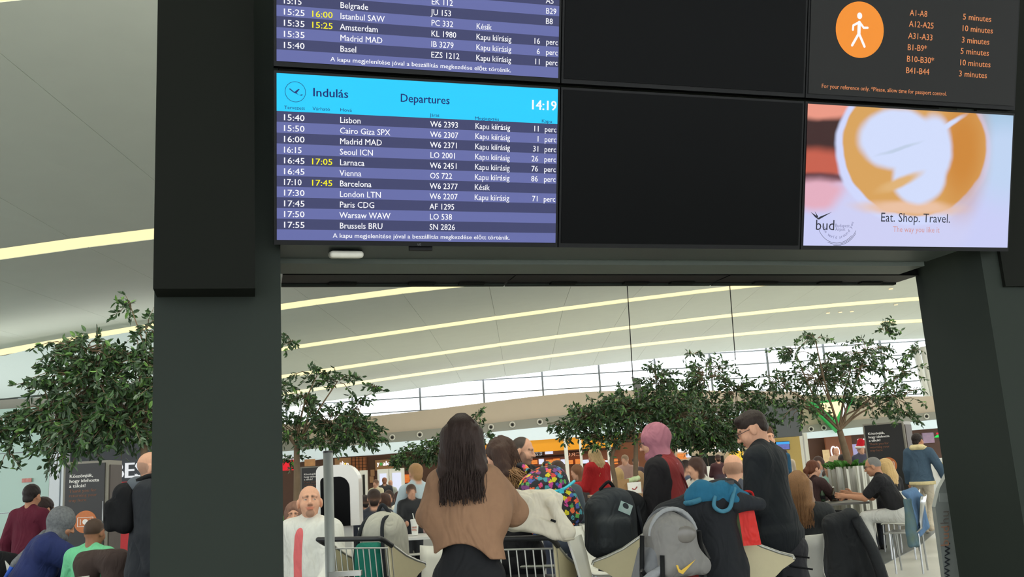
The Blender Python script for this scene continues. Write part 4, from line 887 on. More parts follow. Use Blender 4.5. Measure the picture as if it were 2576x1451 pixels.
    hs = top.get('slope', 0); cuts = [((-hs/(1+hs*hs)**.5, 0, -1/(1+hs*hs)**.5), (0, 0, top['hem']*k))] if top['hem'] else []
    solid('top', S_(tp), res, [cloth(top['c'])]+top.get('mats', []), root, amp=top['amp'], seed=NP, cuts=cuts)
    solid('trousers', S_(legp(.01, 0, girth)), max(res*1.35, .011), cloth(bottom), root, amp=.003, seed=NP+5)
    ft = feet(0)
    for q in (0, 1): solid('shoe', S_([ft[q], ft[q+2]]), max(res, .013), cloth(shoes), root)
    if hair:
        g = (lambda X, Y, Z: .0022*np.sin(150*X+9*np.sin(9*Z)+60*Y)+.0014*np.sin(310*X+14*np.sin(7*Z+2)-90*Y)) if hair in ('long', 'bob', 'pony') else (lambda X, Y, Z: .0018*np.sin(140*X+60*Z)*np.sin(120*Y+90*Z))
        if hair == 'scarf': solid('headscarf', S_(xf(hair_prims('scarf'), Rh, HC)), .007, scarf or cloth(hairc), root, amp=.008, freq=34, seed=NP)
        else: solid('hair', S_(xf(hair_prims(hair, hairL), Rh, HC)), .0066, mts[1], root, groove=g, smooth=1)
        if hair == 'long' and res < .0105:
            rg = np.random.default_rng(NP); mb = MB()
            for q in range(260):
                th = rg.uniform(-1.15, 1.15); x = .098*sin(th); y = -.01-.112*cos(th); l2 = hairL*rg.uniform(.86, 1.04); j = rg.normal(size=6)*.006
                P = [(x*.25, y*.3, .135), (x*.75, y*.8-.005, .09), (x*1.02, y-.006, .0), (x*1.12+j[0], y-.02+j[1], -.14), (x*1.18+j[0]+j[2], y*.85-.05+j[3], -.14-(l2-.14)*.5), (x*1.2+j[2]+j[4], y*.75-.06+j[5], -l2)]
                P = [(HC+Rh@np.array(p))*k for p in bez(P, 3)]; mb.tube(P, [.0024*k*(1-.5*i/len(P)) for i in range(len(P))], 4, False)
            o = mb.build('hair_strands', mts[1], root, smooth=True); o['kind'] = 'stuff'
    if after: after(root, S_, T, RL, Rh, HC, k, dict(sh=sh, el=el, wr=wr, legs=legs))
    return root
def glasses(root, Rh, HC, k, M):
    for s in (-1, 1):
        MB().tube([(HC+Rh@np.array([s*.033+.024*cos(t), .103, .005+.019*sin(t)]))*k for t in np.linspace(0, 2*pi, 15)], .0022*k, 5, False).build('lens_rim', M, root)
        MB().tube([(HC+Rh@np.array(q))*k for q in ((s*.056, .1, .01), (s*.078, .04, .01), (s*.082, -.01, .006))], .002*k, 5).build('temple', M, root)
    MB().tube([(HC+Rh@np.array(q))*k for q in ((-.01, .105, .008), (.01, .105, .008))], .002*k, 5).build('bridge', M, root)
m_blackframe = mat('spectacle_frame', (30, 26, 28), .3)
def with_glasses(root, S_, T, RL, Rh, HC, k, J): glasses(root, Rh, HC, k, m_blackframe)
# ---- the group in the middle
def c_extra():
    e = [cone((0, -.01, 1.3), (0, -.02, 1.15), .115, .155, 0, .05, (1, .72, 1)), cone((0, -.02, 1.18), (0, -.02, 1.0), .165, .18, 0, .05, (1, .72, 1)), cone((.1, -.06, 1.12), (.165, -.07, .98), .055, .035, 0, .04)]
    for s in (-1, 1): e += [ell((s*.16, .0, 1.235), (.062, .085, .1), 0, .07), cone((s*.11, -.02, 1.36), (s*.155, .0, 1.24), .05, .06, 0, .05)]
    return e+[ell((-.015, 0, .80), (.215, .5, .295), 0, .012, op='-')]
person('woman seen from behind with long dark hair and a loose beige sweater', 1160, 1041, 4.75, -4, head=(2, -2, 0), armL=((.33, .75, -.6), (-.4, .9, .15)), armR=((.33, .75, -.6), (-.4, .9, .15)), w=.74, girth=.9, fem=True,
       top=dict(c=(146, 112, 88), t=.016, t2=.03, amp=.012, hem=1.03, slope=.12, extra=c_extra()), bottom=(30, 31, 34), hair='long', hairc=(50, 37, 33), hairL=.31, res=.0075)
def curls(root, S_, T, RL, Rh, HC, k, J):
    rg = np.random.default_rng(5); M = mat('hair_blond_ends', (148, 108, 68), .5, var=.3, scale=60, stretch=(3, 3, .4), bump=.3)
    mb = MB()
    for i in range(300):
        th = rg.uniform(-1.2, 1.2); x = .1*sin(th); y = -.012-.114*cos(th); t = rg.random()**1.4; L_ = .2+.16*rg.random(); ph = rg.random()*6; am = .004+.008*rg.random()
        P = [HC+Rh@np.array([x*.95, y-.003, -.03]), HC+Rh@np.array([x*1.1, y-.014, -.1])]; e0 = P[1]
        for q in range(1, 7):
            f = q/6; P.append(e0+np.array([x*.35*f+am*sin(ph+f*11), -(.03+.24*t)*f+am*cos(ph+f*11), -(L_-.08)*f*(1.1-.45*t)]))
        P = bez(P, 3); mb.tube([p*k for p in P], [.0036*(1-.5*j/len(P))*k for j in range(len(P))], 4, False)
    o = mb.build('blond_strands', M, root, smooth=True); o['kind'] = 'stuff'
person('woman from behind with wavy brown to blond hair wearing the colourful backpack', 1254, 1097, 6.3, 52, lean=10, head=(12, -4, 0), fem=True, top=dict(c=(30, 30, 34), t=.02, skirt=.05), bottom=(22, 23, 26), hair='long', hairc=(62, 42, 33), hairL=.36, res=.009, armL=((.2, .1, -1), (.0, .9, -.2)), armR=((.2, .2, -1), (-.2, .9, -.1)), after=curls)
person('man with receding dark hair glancing right past the woman with wavy hair', 1316, 1098, 8.2, -128, lean=4, head=(20, -10, 0), paint='buzz', hairc=(64, 54, 48), beard=True, gaze=-1, top=dict(c=(32, 32, 36), t=.02), res=.009, hands=(0, 0))
def vest_sleeves(c):
    return None
m_pinkscarf = cloth((166, 108, 122), bump=.15)
def hijab_after(root, S_, T, RL, Rh, HC, k, J):
    glasses(root, Rh, HC, k, m_blackframe)
    pr = [cone(T((0, 0, 1.32)), T((0, .0, .95)), .165, .19, 0, .05, (1, .74, 1), RL), cone(T((0, 0, .95)), T((0, .0, .5)), .19, .215, 0, .05, (1, .8, 1), RL), cone(T((-.12, -.01, 1.38)), T((.12, -.01, 1.38)), .082, None, 0, .05), cone(T((0, -.01, 1.44)), T((0, 0, 1.5)), .075, .07, 0, .04)]
    solid('vest', S_(pr), .009, cloth((118, 40, 40), bump=.2), root, amp=.008, seed=3, cuts=[((0, 0, -1), (0, 0, .52*k))])
    MB().tube([p*k for p in bez([T((-.13, .03, 1.47)), T((-.02, -.13, 1.33)), T((.16, -.1, 1.0)), T((.19, 0, .93))], 8)], .007, 6).build('bag_strap', cloth((92, 30, 32)), root, smooth=True)
person('woman with glasses in a dusty pink headscarf and long dark red vest, facing left', 1637, 1063, 6.65, 62, lean=5, head=(10, -12, 0), fem=True, hair='scarf', scarf=m_pinkscarf, hairc=(70, 40, 40), top=dict(c=(26, 24, 27), t=.026, amp=.006), bottom=(28, 27, 30), res=.009, armL=((.1, .12, -1), (-.1, .35, -.9)), armR=((.1, .3, -1), (-.1, .8, -.6)), curl=.9, after=hijab_after)
person('boy with dark hair and glasses all in black looking down to the left', 1873, 1034, 6.3, 58, lean=3, head=(14, -22, 0), hair='top', hairc=(44, 34, 30), top=dict(c=(28, 32, 36), t=.03, amp=.007, skirt=.02), bottom=(22, 24, 27), skin='light', res=.0085, girth=1.12, armL=((.1, .1, -1), (-.5, .9, .2)), armR=((.12, .05, -1), (-.55, .9, .12)), curl=.7, after=with_glasses)
person('woman with short brown hair peering out behind the boy in black', 1921, 1068, 9.6, 205, head=(0, -4, 0), hair='short', hairc=(86, 58, 42), top=dict(c=(70, 72, 80)), res=.011, hands=(0, 0), gaze=-1)
person('bald man from behind seated between the boy and the blue backpack', 1842, 1143, 8.8, -20, 'sit', head=(0, -8, 0), paint='fringe', hairc=(120, 92, 76), top=dict(c=(70, 74, 84)), res=.011, hands=(0, 0))
# ---- seated man in white, woman in brown scarf
def white_open(root, S_, T, RL, Rh, HC, k, J):
    solid('shirt', S_([cone(T((0, 0, 1.34)), T((0, 0, .98)), .162, .17, 0, .02, (1, .75, 1), RL)]), .008, cloth((222, 110, 112)), root, amp=.003)
    solid('collar', S_([cone(T((s*.03, -.02, 1.46)), T((s*.075, .075, 1.38)), .036, .032, 0, .02) for s in (-1, 1)]+[cone(T((-.06, -.05, 1.46)), T((.06, -.05, 1.46)), .045, None, 0, .03)]), .008, cloth((226, 226, 218)), root, amp=.004)
person('bald bearded man in a white jacket and pink shirt looking up', 778, 1222, 7.3, 152, 'sit', head=(42, 13, 0), skin='light', paint='fringe', hairc=(84, 66, 56), beard='goatee', gaze=-1.4, top=dict(c=(226, 226, 218), t=.045, amp=.009, extra=[cone((0, .165, 1.02), (0, .2, .5), .062, .085, 0, .012, op='-')]), bottom=(70, 72, 80), res=.009, armL=((.35, .25, -1), (.0, .75, -.75)), armR=((.3, .1, -1), (.1, .6, -.8)), hands=(1, 0), after=white_open)
person('woman in a brown headscarf half hidden behind the man in white', 741, 1258, 8.2, 212, 'sit', head=(-25, 0, 0), hair='scarf', scarf=cloth((128, 96, 82)), hairc=(60, 44, 40), top=dict(c=(214, 182, 178), t=.03), fem=True, res=.011, hands=(0, 0))
# ---- left hand group
person('standing man from behind in a maroon sweater and blue jeans', 82, 1217, 9.6, -12, lean=3, head=(8, -4, 0), hair='short', hairc=(36, 30, 28), top=dict(c=(92, 30, 48), t=.02, hem=.84), bottom=(70, 88, 112), res=.01, armL=((.35, -.05, -1), (.1, .2, -1)), armR=((.3, .25, -1), (-.1, .8, -.5)), skin='tan')
person('dark haired child half hidden behind the man in the maroon sweater', 113, 1249, 10.4, -30, 'sit', head=(0, -8, 0), hair='short', hairc=(44, 32, 30), top=dict(c=(48, 34, 58)), res=.012, hands=(0, 0), skin='tan')
m_pat = mat('patterned_scarf', (150, 154, 158), .8, rgb2=(60, 62, 66), var=.3, scale=55, bump=.1)
def backpack_child(root, S_, T, RL, Rh, HC, k, J):
    solid('scarf_tail', S_([cone(T((-.08, -.06, 1.47)), T((-.14, -.14, 1.2)), .045, .05, 0, .02, (1, .6, 1), RL)]), .008, m_pat, root, amp=.004)
    solid('blue_strap', S_([cone(T((-.14, -.14, 1.2)), T((-.2, -.15, 1.0)), .05, .025, 0, .02, (1, .5, 1), RL)]), .008, cloth((52, 96, 196)), root)
    p = T((-.12, -.185, 1.0))*k; u = RL@np.array([0, 0, 1.]); a = RL@np.array([1., 0, 0]); n = np.cross(a, u)
    lettering('AND', p+n*.02, a, u, .045, mat('print_white', (220, 222, 230), .7), root, name='print', bold=.02)
person('woman in a grey patterned headscarf and navy hooded top leaning over the table', 168, 1276, 8.3, -58, 'sit', lean=26, head=(0, -14, 0), hair='scarf', scarf=m_pat, hairc=(50, 40, 40), skin='tan', fem=True, top=dict(c=(36, 46, 92), t=.05, amp=.01, skirt=.1), res=.01, armL=((.1, .55, -.8), (.1, .9, -.3)), armR=((.1, .9, -.5), (.1, .95, -.15)), after=backpack_child)
person('boy from behind with cropped hair and a mint green sweater', 240, 1303, 7.9, -14, 'sit', lean=6, head=(4, -6, 0), paint='buzz', hairc=(66, 50, 40), skin='brown', top=dict(c=(112, 196, 148), t=.025, amp=.006), res=.009, armL=((.4, .2, -1), (.0, .9, -.3)), armR=((.3, .35, -1), (.0, .9, -.2)))
def hood(root, S_, T, RL, Rh, HC, k, J):
    solid('hood', S_([cone(T((-.09, -.09, 1.45)), T((.09, -.09, 1.45)), .075, None, 0, .04), cone(T((-.1, .0, 1.46)), T((.1, .0, 1.46)), .065, None, 0, .04), cone(T((-.08, .06, 1.44)), T((.08, .06, 1.44)), .04, None, 0, .04)]), .009, cloth((88, 94, 102)), root, amp=.008)
person('man in a black puffer jacket with grey hood beside the left pylon', 380, 1136, 7.3, -72, head=(-4, 0, 0), skin='light', paint='fringe', hairc=(120, 100, 90), top=dict(c=(40, 43, 48), t=.05, amp=.012, skirt=.1), bottom=(38, 42, 48), res=.01, hands=(0, 0), after=hood)
# ---- right hand group
person('woman from behind with long honey blond hair sitting in a black cardigan', 2005, 1184, 7.4, -28, 'sit', lean=4, head=(0, -6, 0), hair='long', hairc=(124, 90, 60), hairL=.31, fem=True, top=dict(c=(40, 42, 44), t=.03, amp=.008), res=.0095, armL=((.28, .1, -1), (-.35, .75, -.2)), armR=((.3, .3, -1), (-.2, .9, -.1)))
person('woman with reddish brown tied hair in a dark brown jacket facing right', 2046, 1157, 14.2, -62, 'sit', lean=8, head=(-8, -8, 0), hair='pony', hairc=(98, 56, 38), top=dict(c=(62, 44, 44), t=.025), res=.011, fem=True, armR=((.1, .7, -.8), (-.1, .95, -.1)), armL=((.1, .6, -.8), (-.1, .95, -.1)))
person('grey haired man in a black t shirt and white trousers sitting sideways', 2189, 1146, 13.1, 58, 'sit', lean=24, head=(5, -4, 0), paint='buzz', hairc=(120, 118, 116), skin='tan', top=dict(c=(34, 34, 37), t=.02, sleeve=.38), bottom=(200, 200, 196), shoes=(70, 64, 58), res=.011, girth=1.06, armL=((.05, .75, -.75), (-.1, .95, .12)), armR=((.1, .72, -.8), (-.15, .95, .2)), after=with_glasses, ztop=1.34)
person('woman with long bright blond hair beside the man in the black t shirt', 2222, 1152, 13.9, 30, 'sit', lean=8, head=(10, -6, 0), hair='long', hairc=(206, 172, 118), hairL=.3, top=dict(c=(34, 34, 38)), res=.012, fem=True, hands=(0, 0))
def denim_bits(root, S_, T, RL, Rh, HC, k, J):
    solid('cream_collar', S_([cone(T((-.08, -.07, 1.47)), T((.08, -.07, 1.47)), .05, None, 0, .04), cone(T((-.1, .0, 1.45)), T((.1, .0, 1.45)), .055, None, 0, .04)]), .011, cloth((224, 208, 160)), root, amp=.005)
    solid('cream_hem', S_([cone(T((0, 0, 1.0)), T((0, 0, .8)), .215, .215, 0, .02, (1, .8, 1), RL)]), .011, cloth((224, 208, 160)), root, cuts=[((0, 0, -1), (0, 0, .84*k)), ((0, 0, 1), (0, 0, .9*k))])
person('walking man from behind in a blue jean jacket with cream collar', 2305, 1087, 16.2, -32, 'walk', lean=6, head=(-25, 0, 0), hair='short', hairc=(40, 32, 30), skin='tan', top=dict(c=(66, 86, 104), t=.03, amp=.008, skirt=.06, hem=.85), bottom=(196, 186, 168), shoes=(190, 176, 156), res=.012, armR=((.5, -.2, -1), (.3, .1, -.9)), after=denim_bits, ztop=1.68)
person('blond woman from behind in a red coat', 1492, 1130, 15.5, 42, lean=6, head=(8, -8, 0), hair='long', hairc=(196, 166, 118), hairL=.34, fem=True, top=dict(c=(176, 38, 40), t=.045, skirt=.32, amp=.008), bottom=(60, 30, 34), res=.012, armL=((.2, .2, -1), (-.1, .95, .05)), armR=((.2, .2, -1), (-.1, .95, .05)), hands=(1, 0), ztop=1.74)
# ---- people further back, smaller in view
FARP = [('man with a fade haircut in a dark hooded jacket seated by the white kiosk', 940, 1229, 12, 10, 'sit', 'short', (44, 34, 30), (42, 46, 58), {}),
 ('woman with brown hair in a cream sweater with thin black stripes', 966, 1238, 13.6, -25, 'sit', 'bob', (70, 46, 38), (222, 216, 200), {}),
 ('small blond child in a pale blue shirt held on an arm', 1045, 1170, 12.9, 35, 'perch', 'short', (176, 136, 92), (196, 214, 222), dict(ztop=1.62)),
 ('person in black holding the blond child', 1034, 1215, 12.7, 200, 'stand', 'short', (50, 38, 32), (38, 40, 44), dict(ztop=1.35)),
 ('standing visitor in a cream top near the order kiosks', 945, 1205, 24, 160, 'stand', 'short', (90, 64, 44), (206, 198, 164), {}),
 ('tall visitor with reddish hair in front of the order kiosks', 967, 1200, 27, 10, 'stand', 'short', (150, 96, 70), (52, 52, 56), {}),
 ('balding visitor in a pale grey shirt at the kiosk screen', 982, 1207, 28, -20, 'stand', None, (150, 110, 90), (186, 190, 180), {}),
 ('dark haired girl with hair down behind the striped sweater', 977, 1222, 18, 190, 'sit', 'long', (44, 36, 34), (60, 60, 62), dict(ztop=1.25)),
 ('dark haired woman in cream at the table by the kiosks', 1003, 1229, 17, 60, 'sit', 'bob', (52, 34, 34), (218, 212, 196), dict(ztop=1.22)),
 ('seated man seen behind the kiosk with black hair', 916, 1238, 15, 30, 'sit', 'short', (30, 28, 30), (40, 44, 52), dict(ztop=1.22)),
 ('brown haired man from behind right of the colourful backpack', 1401, 1157, 11.5, 0, 'sit', 'short', (66, 50, 42), (70, 80, 88), {}),
 ('woman with curly auburn hair and glasses bent over a table', 1449, 1167, 18, 120, 'sit', 'bob', (122, 84, 58), (52, 46, 46), dict(lean=20)),
 ('child in black beside the coffee counter', 1388, 1156, 30, 20, 'stand', 'short', (40, 32, 30), (44, 40, 42), dict(ztop=1.6)),
 ('grey haired visitor behind the left twin trunk', 1571, 1143, 22, 150, 'stand', 'short', (140, 118, 94), (176, 140, 128), {}),
 ('woman in black cap behind the right twin trunk', 1598, 1150, 24, 200, 'stand', 'short', (34, 30, 32), (60, 46, 52), {}),
 ('blond woman seated low behind the twin trunks', 1553, 1175, 18, 30, 'sit', 'bob', (188, 156, 104), (196, 172, 140), {}),
 ('sandy haired person seated behind the white paper bag', 1606, 1183, 15, 10, 'sit', 'bob', (180, 146, 106), (170, 120, 110), {}),
 ('dark haired man seated right of the dark red vest', 1722, 1156, 14.2, 100, 'sit', 'short', (40, 32, 32), (84, 98, 120), {}),
 ('brunette woman in white leaning forward above the blue backpack', 1748, 1148, 12.5, 120, 'sit', 'bob', (66, 44, 38), (226, 222, 210), dict(lean=12)),
 ('man at the menu boards with dark hair', 1808, 1174, 26, 0, 'stand', 'short', (50, 34, 32), (70, 40, 44), dict(ztop=1.6)),
 ('visitor with a blue backpack in front of the ochre wall', 1971, 1129, 22, 0, 'stand', 'short', (40, 34, 40), (214, 196, 172), {}),
 ('woman with a dark bun in a grey top behind the red haired woman', 2057, 1146, 18, 160, 'sit', 'bob', (60, 44, 40), (150, 154, 158), dict(ztop=1.4)),
 ('girl with long dark hair in pale green behind the table', 2085, 1161, 16, 120, 'sit', 'long', (62, 44, 40), (158, 200, 186), dict(ztop=1.3)),
 ('dark haired woman in brown leaning next to the silver planter', 2078, 1180, 17.0, 60, 'sit', 'long', (50, 38, 36), (84, 66, 66), dict(lean=18)),
 ('dark haired visitor behind the green plants of the silver planter', 2117, 1140, 21, 0, 'sit', 'short', (32, 30, 32), (60, 60, 60), dict(ztop=1.4)),
 ('bar guest with pale skin under the oval sign', 2104, 1133, 28, 150, 'stand', None, (160, 120, 100), (200, 170, 150), dict(ztop=1.6))]
for i, (lb, px, py, Y, yw, ps, hr, hc, tc, ex) in enumerate(FARP):
    person(lb, px, py, Y, yw, ps, far=True, hair=hr, hairc=hc, top=dict(c=tc, t=.02), res=.0155 if Y < 14 else .021, bottom=((40, 42, 48), (60, 66, 84), (84, 80, 76))[i % 3], group='guests further back in the hall', armL=((.2, .3, -1), (-.1, .9, -.1)), armR=((.2, .35, -1), (-.1, .9, -.1)), **ex)
def santa(root): pass
o = person('person wearing a red and white santa hat behind the man in black', 2165, 1128, 21, 190, far=True, hair='short', hairc=(60, 44, 40), top=dict(c=(70, 70, 90)), res=.016, ztop=1.62)
P = at(2165, 1128, 21); ht = empty('santa_hat', (P[0], P[1], 1.55), 'red santa hat with white brim on the far bar guest', 'hat')
solid('cone', [cone((0, 0, .0), (.02, 0, .1), .09, .07, 0, .03), cone((.02, 0, .1), (.12, 0, .1), .06, .025, 0, .03)], .012, cloth((200, 30, 44)), ht); solid('brim', [cone((-.02, 0, -.02), (.02, 0, -.02), .1, None, 0, .02, (1, 1, .45))], .012, cloth((232, 228, 224)), ht); solid('bobble', [ell((.15, 0, .07), .035)], .01, cloth((232, 228, 224)), ht)
P = at(1973, 1160, 21.6); bkp = empty('backpack', (P[0], 21.75, P[2]-.05), 'blue backpack on the visitor before the ochre wall', 'backpack')
solid('bag', [rbox((0, -.05, 0), (.17, .1, .24), .08)], .014, cloth((52, 96, 128)), bkp); MB().tube(bez([(-.1, .05, .2), (-.12, .1, .0), (-.1, .04, -.2)], 5), .02, 6).build('strap', cloth((38, 70, 96)), bkp); MB().tube(bez([(.1, .05, .2), (.12, .1, .0), (.1, .04, -.2)], 5), .02, 6).build('strap', cloth((38, 70, 96)), bkp)
# ================================================================== FURNITURE AND THINGS
m_shell = mat('white_plastic', (222, 221, 212), .4, var=.02); m_chrome = mat('chrome_tube', (170, 172, 172), .25, .9, var=.03); m_blk = mat('black_plastic', (26, 27, 30), .45); m_tabletop = mat('table_white', (224, 224, 220), .35, var=.03)
def shell_mesh():
    prof = [(-.26, .86, .21), (-.235, .76, .195), (-.215, .66, .17), (-.2, .57, .165), (-.185, .5, .18), (-.14, .455, .2), (-.05, .44, .215), (.08, .445, .215), (.2, .45, .2), (.235, .435, .19)]
    V, Fc = [], []; n = 7
    for k, o in ((0, 0), (1, .012)):
        for i, (y, z, w_) in enumerate(prof):
            a, b = prof[max(i-1, 0)], prof[min(i+1, len(prof)-1)]; t = unit((b[0]-a[0], b[1]-a[1])); nx = (t[1], -t[0])
            for j in range(n):
                u = 2*j/(n-1)-1; V.append((u*w_, y+nx[0]*o*-1+.02*u*u*(1 if z > .5 else 0), z+nx[1]*o*-1+.012*u*u))
    m_ = len(prof)
    for k in (0, 1):
        for i in range(m_-1):
            for j in range(n-1):
                q = (k*m_*n+i*n+j, k*m_*n+i*n+j+1, k*m_*n+(i+1)*n+j+1, k*m_*n+(i+1)*n+j); Fc.append(q if k else q[::-1])
    rim = [(0, j) for j in range(n)]+[(i, n-1) for i in range(1, m_)]+[(m_-1, j) for j in range(n-2, -1, -1)]+[(i, 0) for i in range(m_-2, 0, -1)]
    for (i, j), (i2, j2) in zip(rim, rim[1:]+rim[:1]): Fc.append((i*n+j, i2*n+j2, m_*n+i2*n+j2, m_*n+i*n+j))
    return V, Fc
_ch = {}
def chair(label, x, y, yaw, M=None, group='chairs of the food court', k=1.0):
    r = empty('chair', (x, y, 0), label, 'chair', rad(yaw), group); M = M or m_shell
    if M.name not in _ch:
        V, Fc = shell_mesh(); s_ = rawobj('seat_shell', V, Fc, M, r, None, True); s_.scale = (k,)*3
        l = MB().tube([(.0, 0, .45), (.03, .0, 0)], .011, 7).build('leg', m_chrome, r); l.scale = (k,)*3; l.location = (.16*k, .15*k, 0); _ch[M.name] = (s_.data, l.data); first = True
    else: s_ = inst('seat_shell', _ch[M.name][0], r, scale=(k,)*3); first = False
    for i, (lx, ly) in enumerate(((.16, .15), (-.16, .15), (-.16, -.14), (.16, -.14))):
        if first and i == 0: continue
        inst('leg', _ch[M.name][1], r, (lx*k, ly*k, 0), (0, 0, rad((0, 180, 180, 0)[i])), (k,)*3)
    return r
def table(label, x, y, z=.74, s=.7, M=None, yaw=0, round_=False):
    r = empty('table', (x, y, 0), label, 'table', rad(yaw))
    if round_: MB().lathe([(s/2-.01, z-.025), (s/2, z-.015), (s/2, z-.004), (s/2-.005, z)], n=28).build('table_top', M or m_tabletop, r)
    else: MB().box((0, 0, z-.014), (s, s, .028)).build('table_top', M or m_tabletop, r)
    MB().cyl((0, 0, .02), (0, 0, z-.03), .035, 12).build('column', m_chrome, r, smooth=False); MB().lathe([(.24, 0), (.24, .012), (.05, .03)], n=20).build('base', m_chrome, r)
    return r
m_beigep = mat('cart_panel_beige', (196, 186, 150), .45, var=.05); m_steel = mat('cart_steel', (176, 176, 170), .3, .8, var=.04); m_wire = mat('cart_wire', (200, 200, 196), .3, .7)
SIDE = [(-.02, 1.0), (.05, .955), (.15, .895), (.26, .85), (.345, .825), (.352, .805), (.27, .765), (.17, .69), (.1, .55), (.07, .26), (.03, .24), (.01, .6)]
_wire = {}
def cart(label, x, y, yaw, wires=True):
    r = empty('luggage_cart', (x, y, 0), label, 'luggage cart', rad(yaw), 'luggage carts'); w_ = .27
    for s in (-1, 1):
        p = MB().prism([(s*w_, a, b) for a, b in SIDE], (s*.012, 0, 0)).build('side_panel', m_beigep, r)
        MB().tube([(s*(w_+.006), a, b+.008) for a, b in SIDE[:6]], .011, 7).build('rim', m_steel, p, smooth=True)
        MB().tube(bez([(s*w_, 0, 1.0), (s*w_, .04, .6), (s*w_, .12, .24), (s*(w_-.03), .36, .2), (s*.14, .6, .2)], 5), .014, 8).build('side_tube', m_steel, r, smooth=True)
    MB().tube(bez([(-w_-.02, -.0, .98), (-w_-.02, -.1, 1.03), (-w_+.05, -.12, 1.035), (w_-.05, -.12, 1.035), (w_+.02, -.1, 1.03), (w_+.02, 0, .98)], 5), .017, 9).build('handle', m_blk, r, smooth=True)
    for i in range(10):                                                  # rear wire grid, one rod at a time
        xx = -w_+.03+i*(2*w_-.06)/9
        if 'rod' not in _wire: o = MB().tube([(0, 0, .965), (0, .03, .7), (0, .1, .36)], .0042, 6).build('rod', m_wire, r); o.location = (xx, 0, 0); _wire['rod'] = o.data
        else: inst('rod', _wire['rod'], r, (xx, 0, 0))
    for yy, z in ((0, .965), (.03, .7), (.1, .36)): MB().cyl((-w_, yy, z), (w_, yy, z), .006, 6).build('cross_rod', m_wire, r)
    MB().box((0, .17, .76), (2*w_, .3, .015), rot3(8, 0, 0)).build('basket_floor', m_blk, r)
    MB().tube([(-w_, .345, .83), (w_, .345, .83)], .011, 7).build('front_rim', m_steel, r); MB().box((0, .35, .2), (.46, .46, .02)).build('platform', m_steel, r)
    for (wx, wy) in ((-.24, .14), (.24, .14), (-.14, .56), (.14, .56)):
        MB().cyl((wx-.015, wy, .08), (wx+.015, wy, .08), .08, 14).build('wheel', m_blk, r)
    return r
def at_z(px, py, z): return ground(px, py, z)
def local(o, P):
    """world point in the frame of an upright turned thing"""
    c_, s_ = cos(-o.rotation_euler[2]), sin(-o.rotation_euler[2]); d = np.asarray(P)-np.array(o.location); return np.array([d[0]*c_-d[1]*s_, d[0]*s_+d[1]*c_, d[2]])
# chairs under the seated people
SEATED = [('bald man from behind', 8.8), ]
i = 0
for o in [o for o in C.objects if o.name.startswith('person') and o.parent is None]:
    lb = o['label']
    zt = max((v[2] for c_ in ([o]+list(o.children)) if c_.type == 'MESH' and c_.name.split('.')[0] in ('person', 'body') for v in [max((q.co for q in c_.data.vertices), key=lambda q: q[2])]), default=2)
    if zt > 1.45 or 'child in' in lb and 'held' in lb: continue
    k = zt/1.33; short = lb.split(' with ')[0].split(' in ')[0]
    chair('white shell chair taken by the '+' '.join(lb.split()[:9]), o.location[0], o.location[1], math.degrees(o.rotation_euler[2]), k=min(max(k, .85), 1.08))
# ---- carts
c1 = cart('luggage cart left of the woman in beige, loaded with a grey rucksack', at(905, 1343, 6.6)[0], 6.6, -34)
c2 = cart('luggage cart behind the woman in beige, under the white jacket', at(1285, 1318, 5.7)[0], 5.7, -24)
c3 = cart('luggage cart pointing left under the hands of the woman in the pink scarf', at(1632, 1300, 6.3)[0], 6.3, 78)
c4 = cart('luggage cart with the red shopping bag before the boy in black', at(1800, 1340, 5.9)[0], 5.9, -76)
# ---- bags
def bag(name, label, P, yaw, prims, res, mats, cat='backpack', **kw):
    r = empty(name, P, label, cat, rad(yaw)); solid('body', prims, res, mats, r, **kw); return r
m_gr = cloth((176, 174, 162)); m_teal = cloth((24, 108, 92)); m_dk = cloth((34, 37, 42)); m_bl = cloth((20, 21, 24))
P = at(975, 1390, 6.75); z = P[2]
b1 = bag('backpack', 'big grey and teal rucksack standing on the left luggage cart', (P[0]-.035, 6.85, .22), -30, [rbox((0, 0, .5), (.155, .15, .44), .12, 0, .04), rbox((0, -.14, .35), (.12, .06, .2), .05, 0, .03), ell((0, .0, .88), (.12, .12, .1), 0, .05)], .009, [m_gr], amp=.008)
solid('pocket', [rbox((-.01, -.155, .62), (.115, .05, .15), .05)], .008, m_teal, b1, amp=.005); solid('base', [rbox((0, -.1, .2), (.14, .12, .13), .06)], .009, m_bl, b1)
for s in (-1, 1): MB().tube(bez([(s*.07, .1, .93), (s*.08, -.1, .92), (s*.12, -.17, .72), (s*.135, -.16, .45)], 6), .014, 6).build('strap', m_dk, b1, smooth=True)
MB().tube(bez([(-.06, .0, .95), (0, -.01, 1.02), (.06, 0, .95)], 6), .014, 6).build('grab_handle', m_dk, b1, smooth=True)
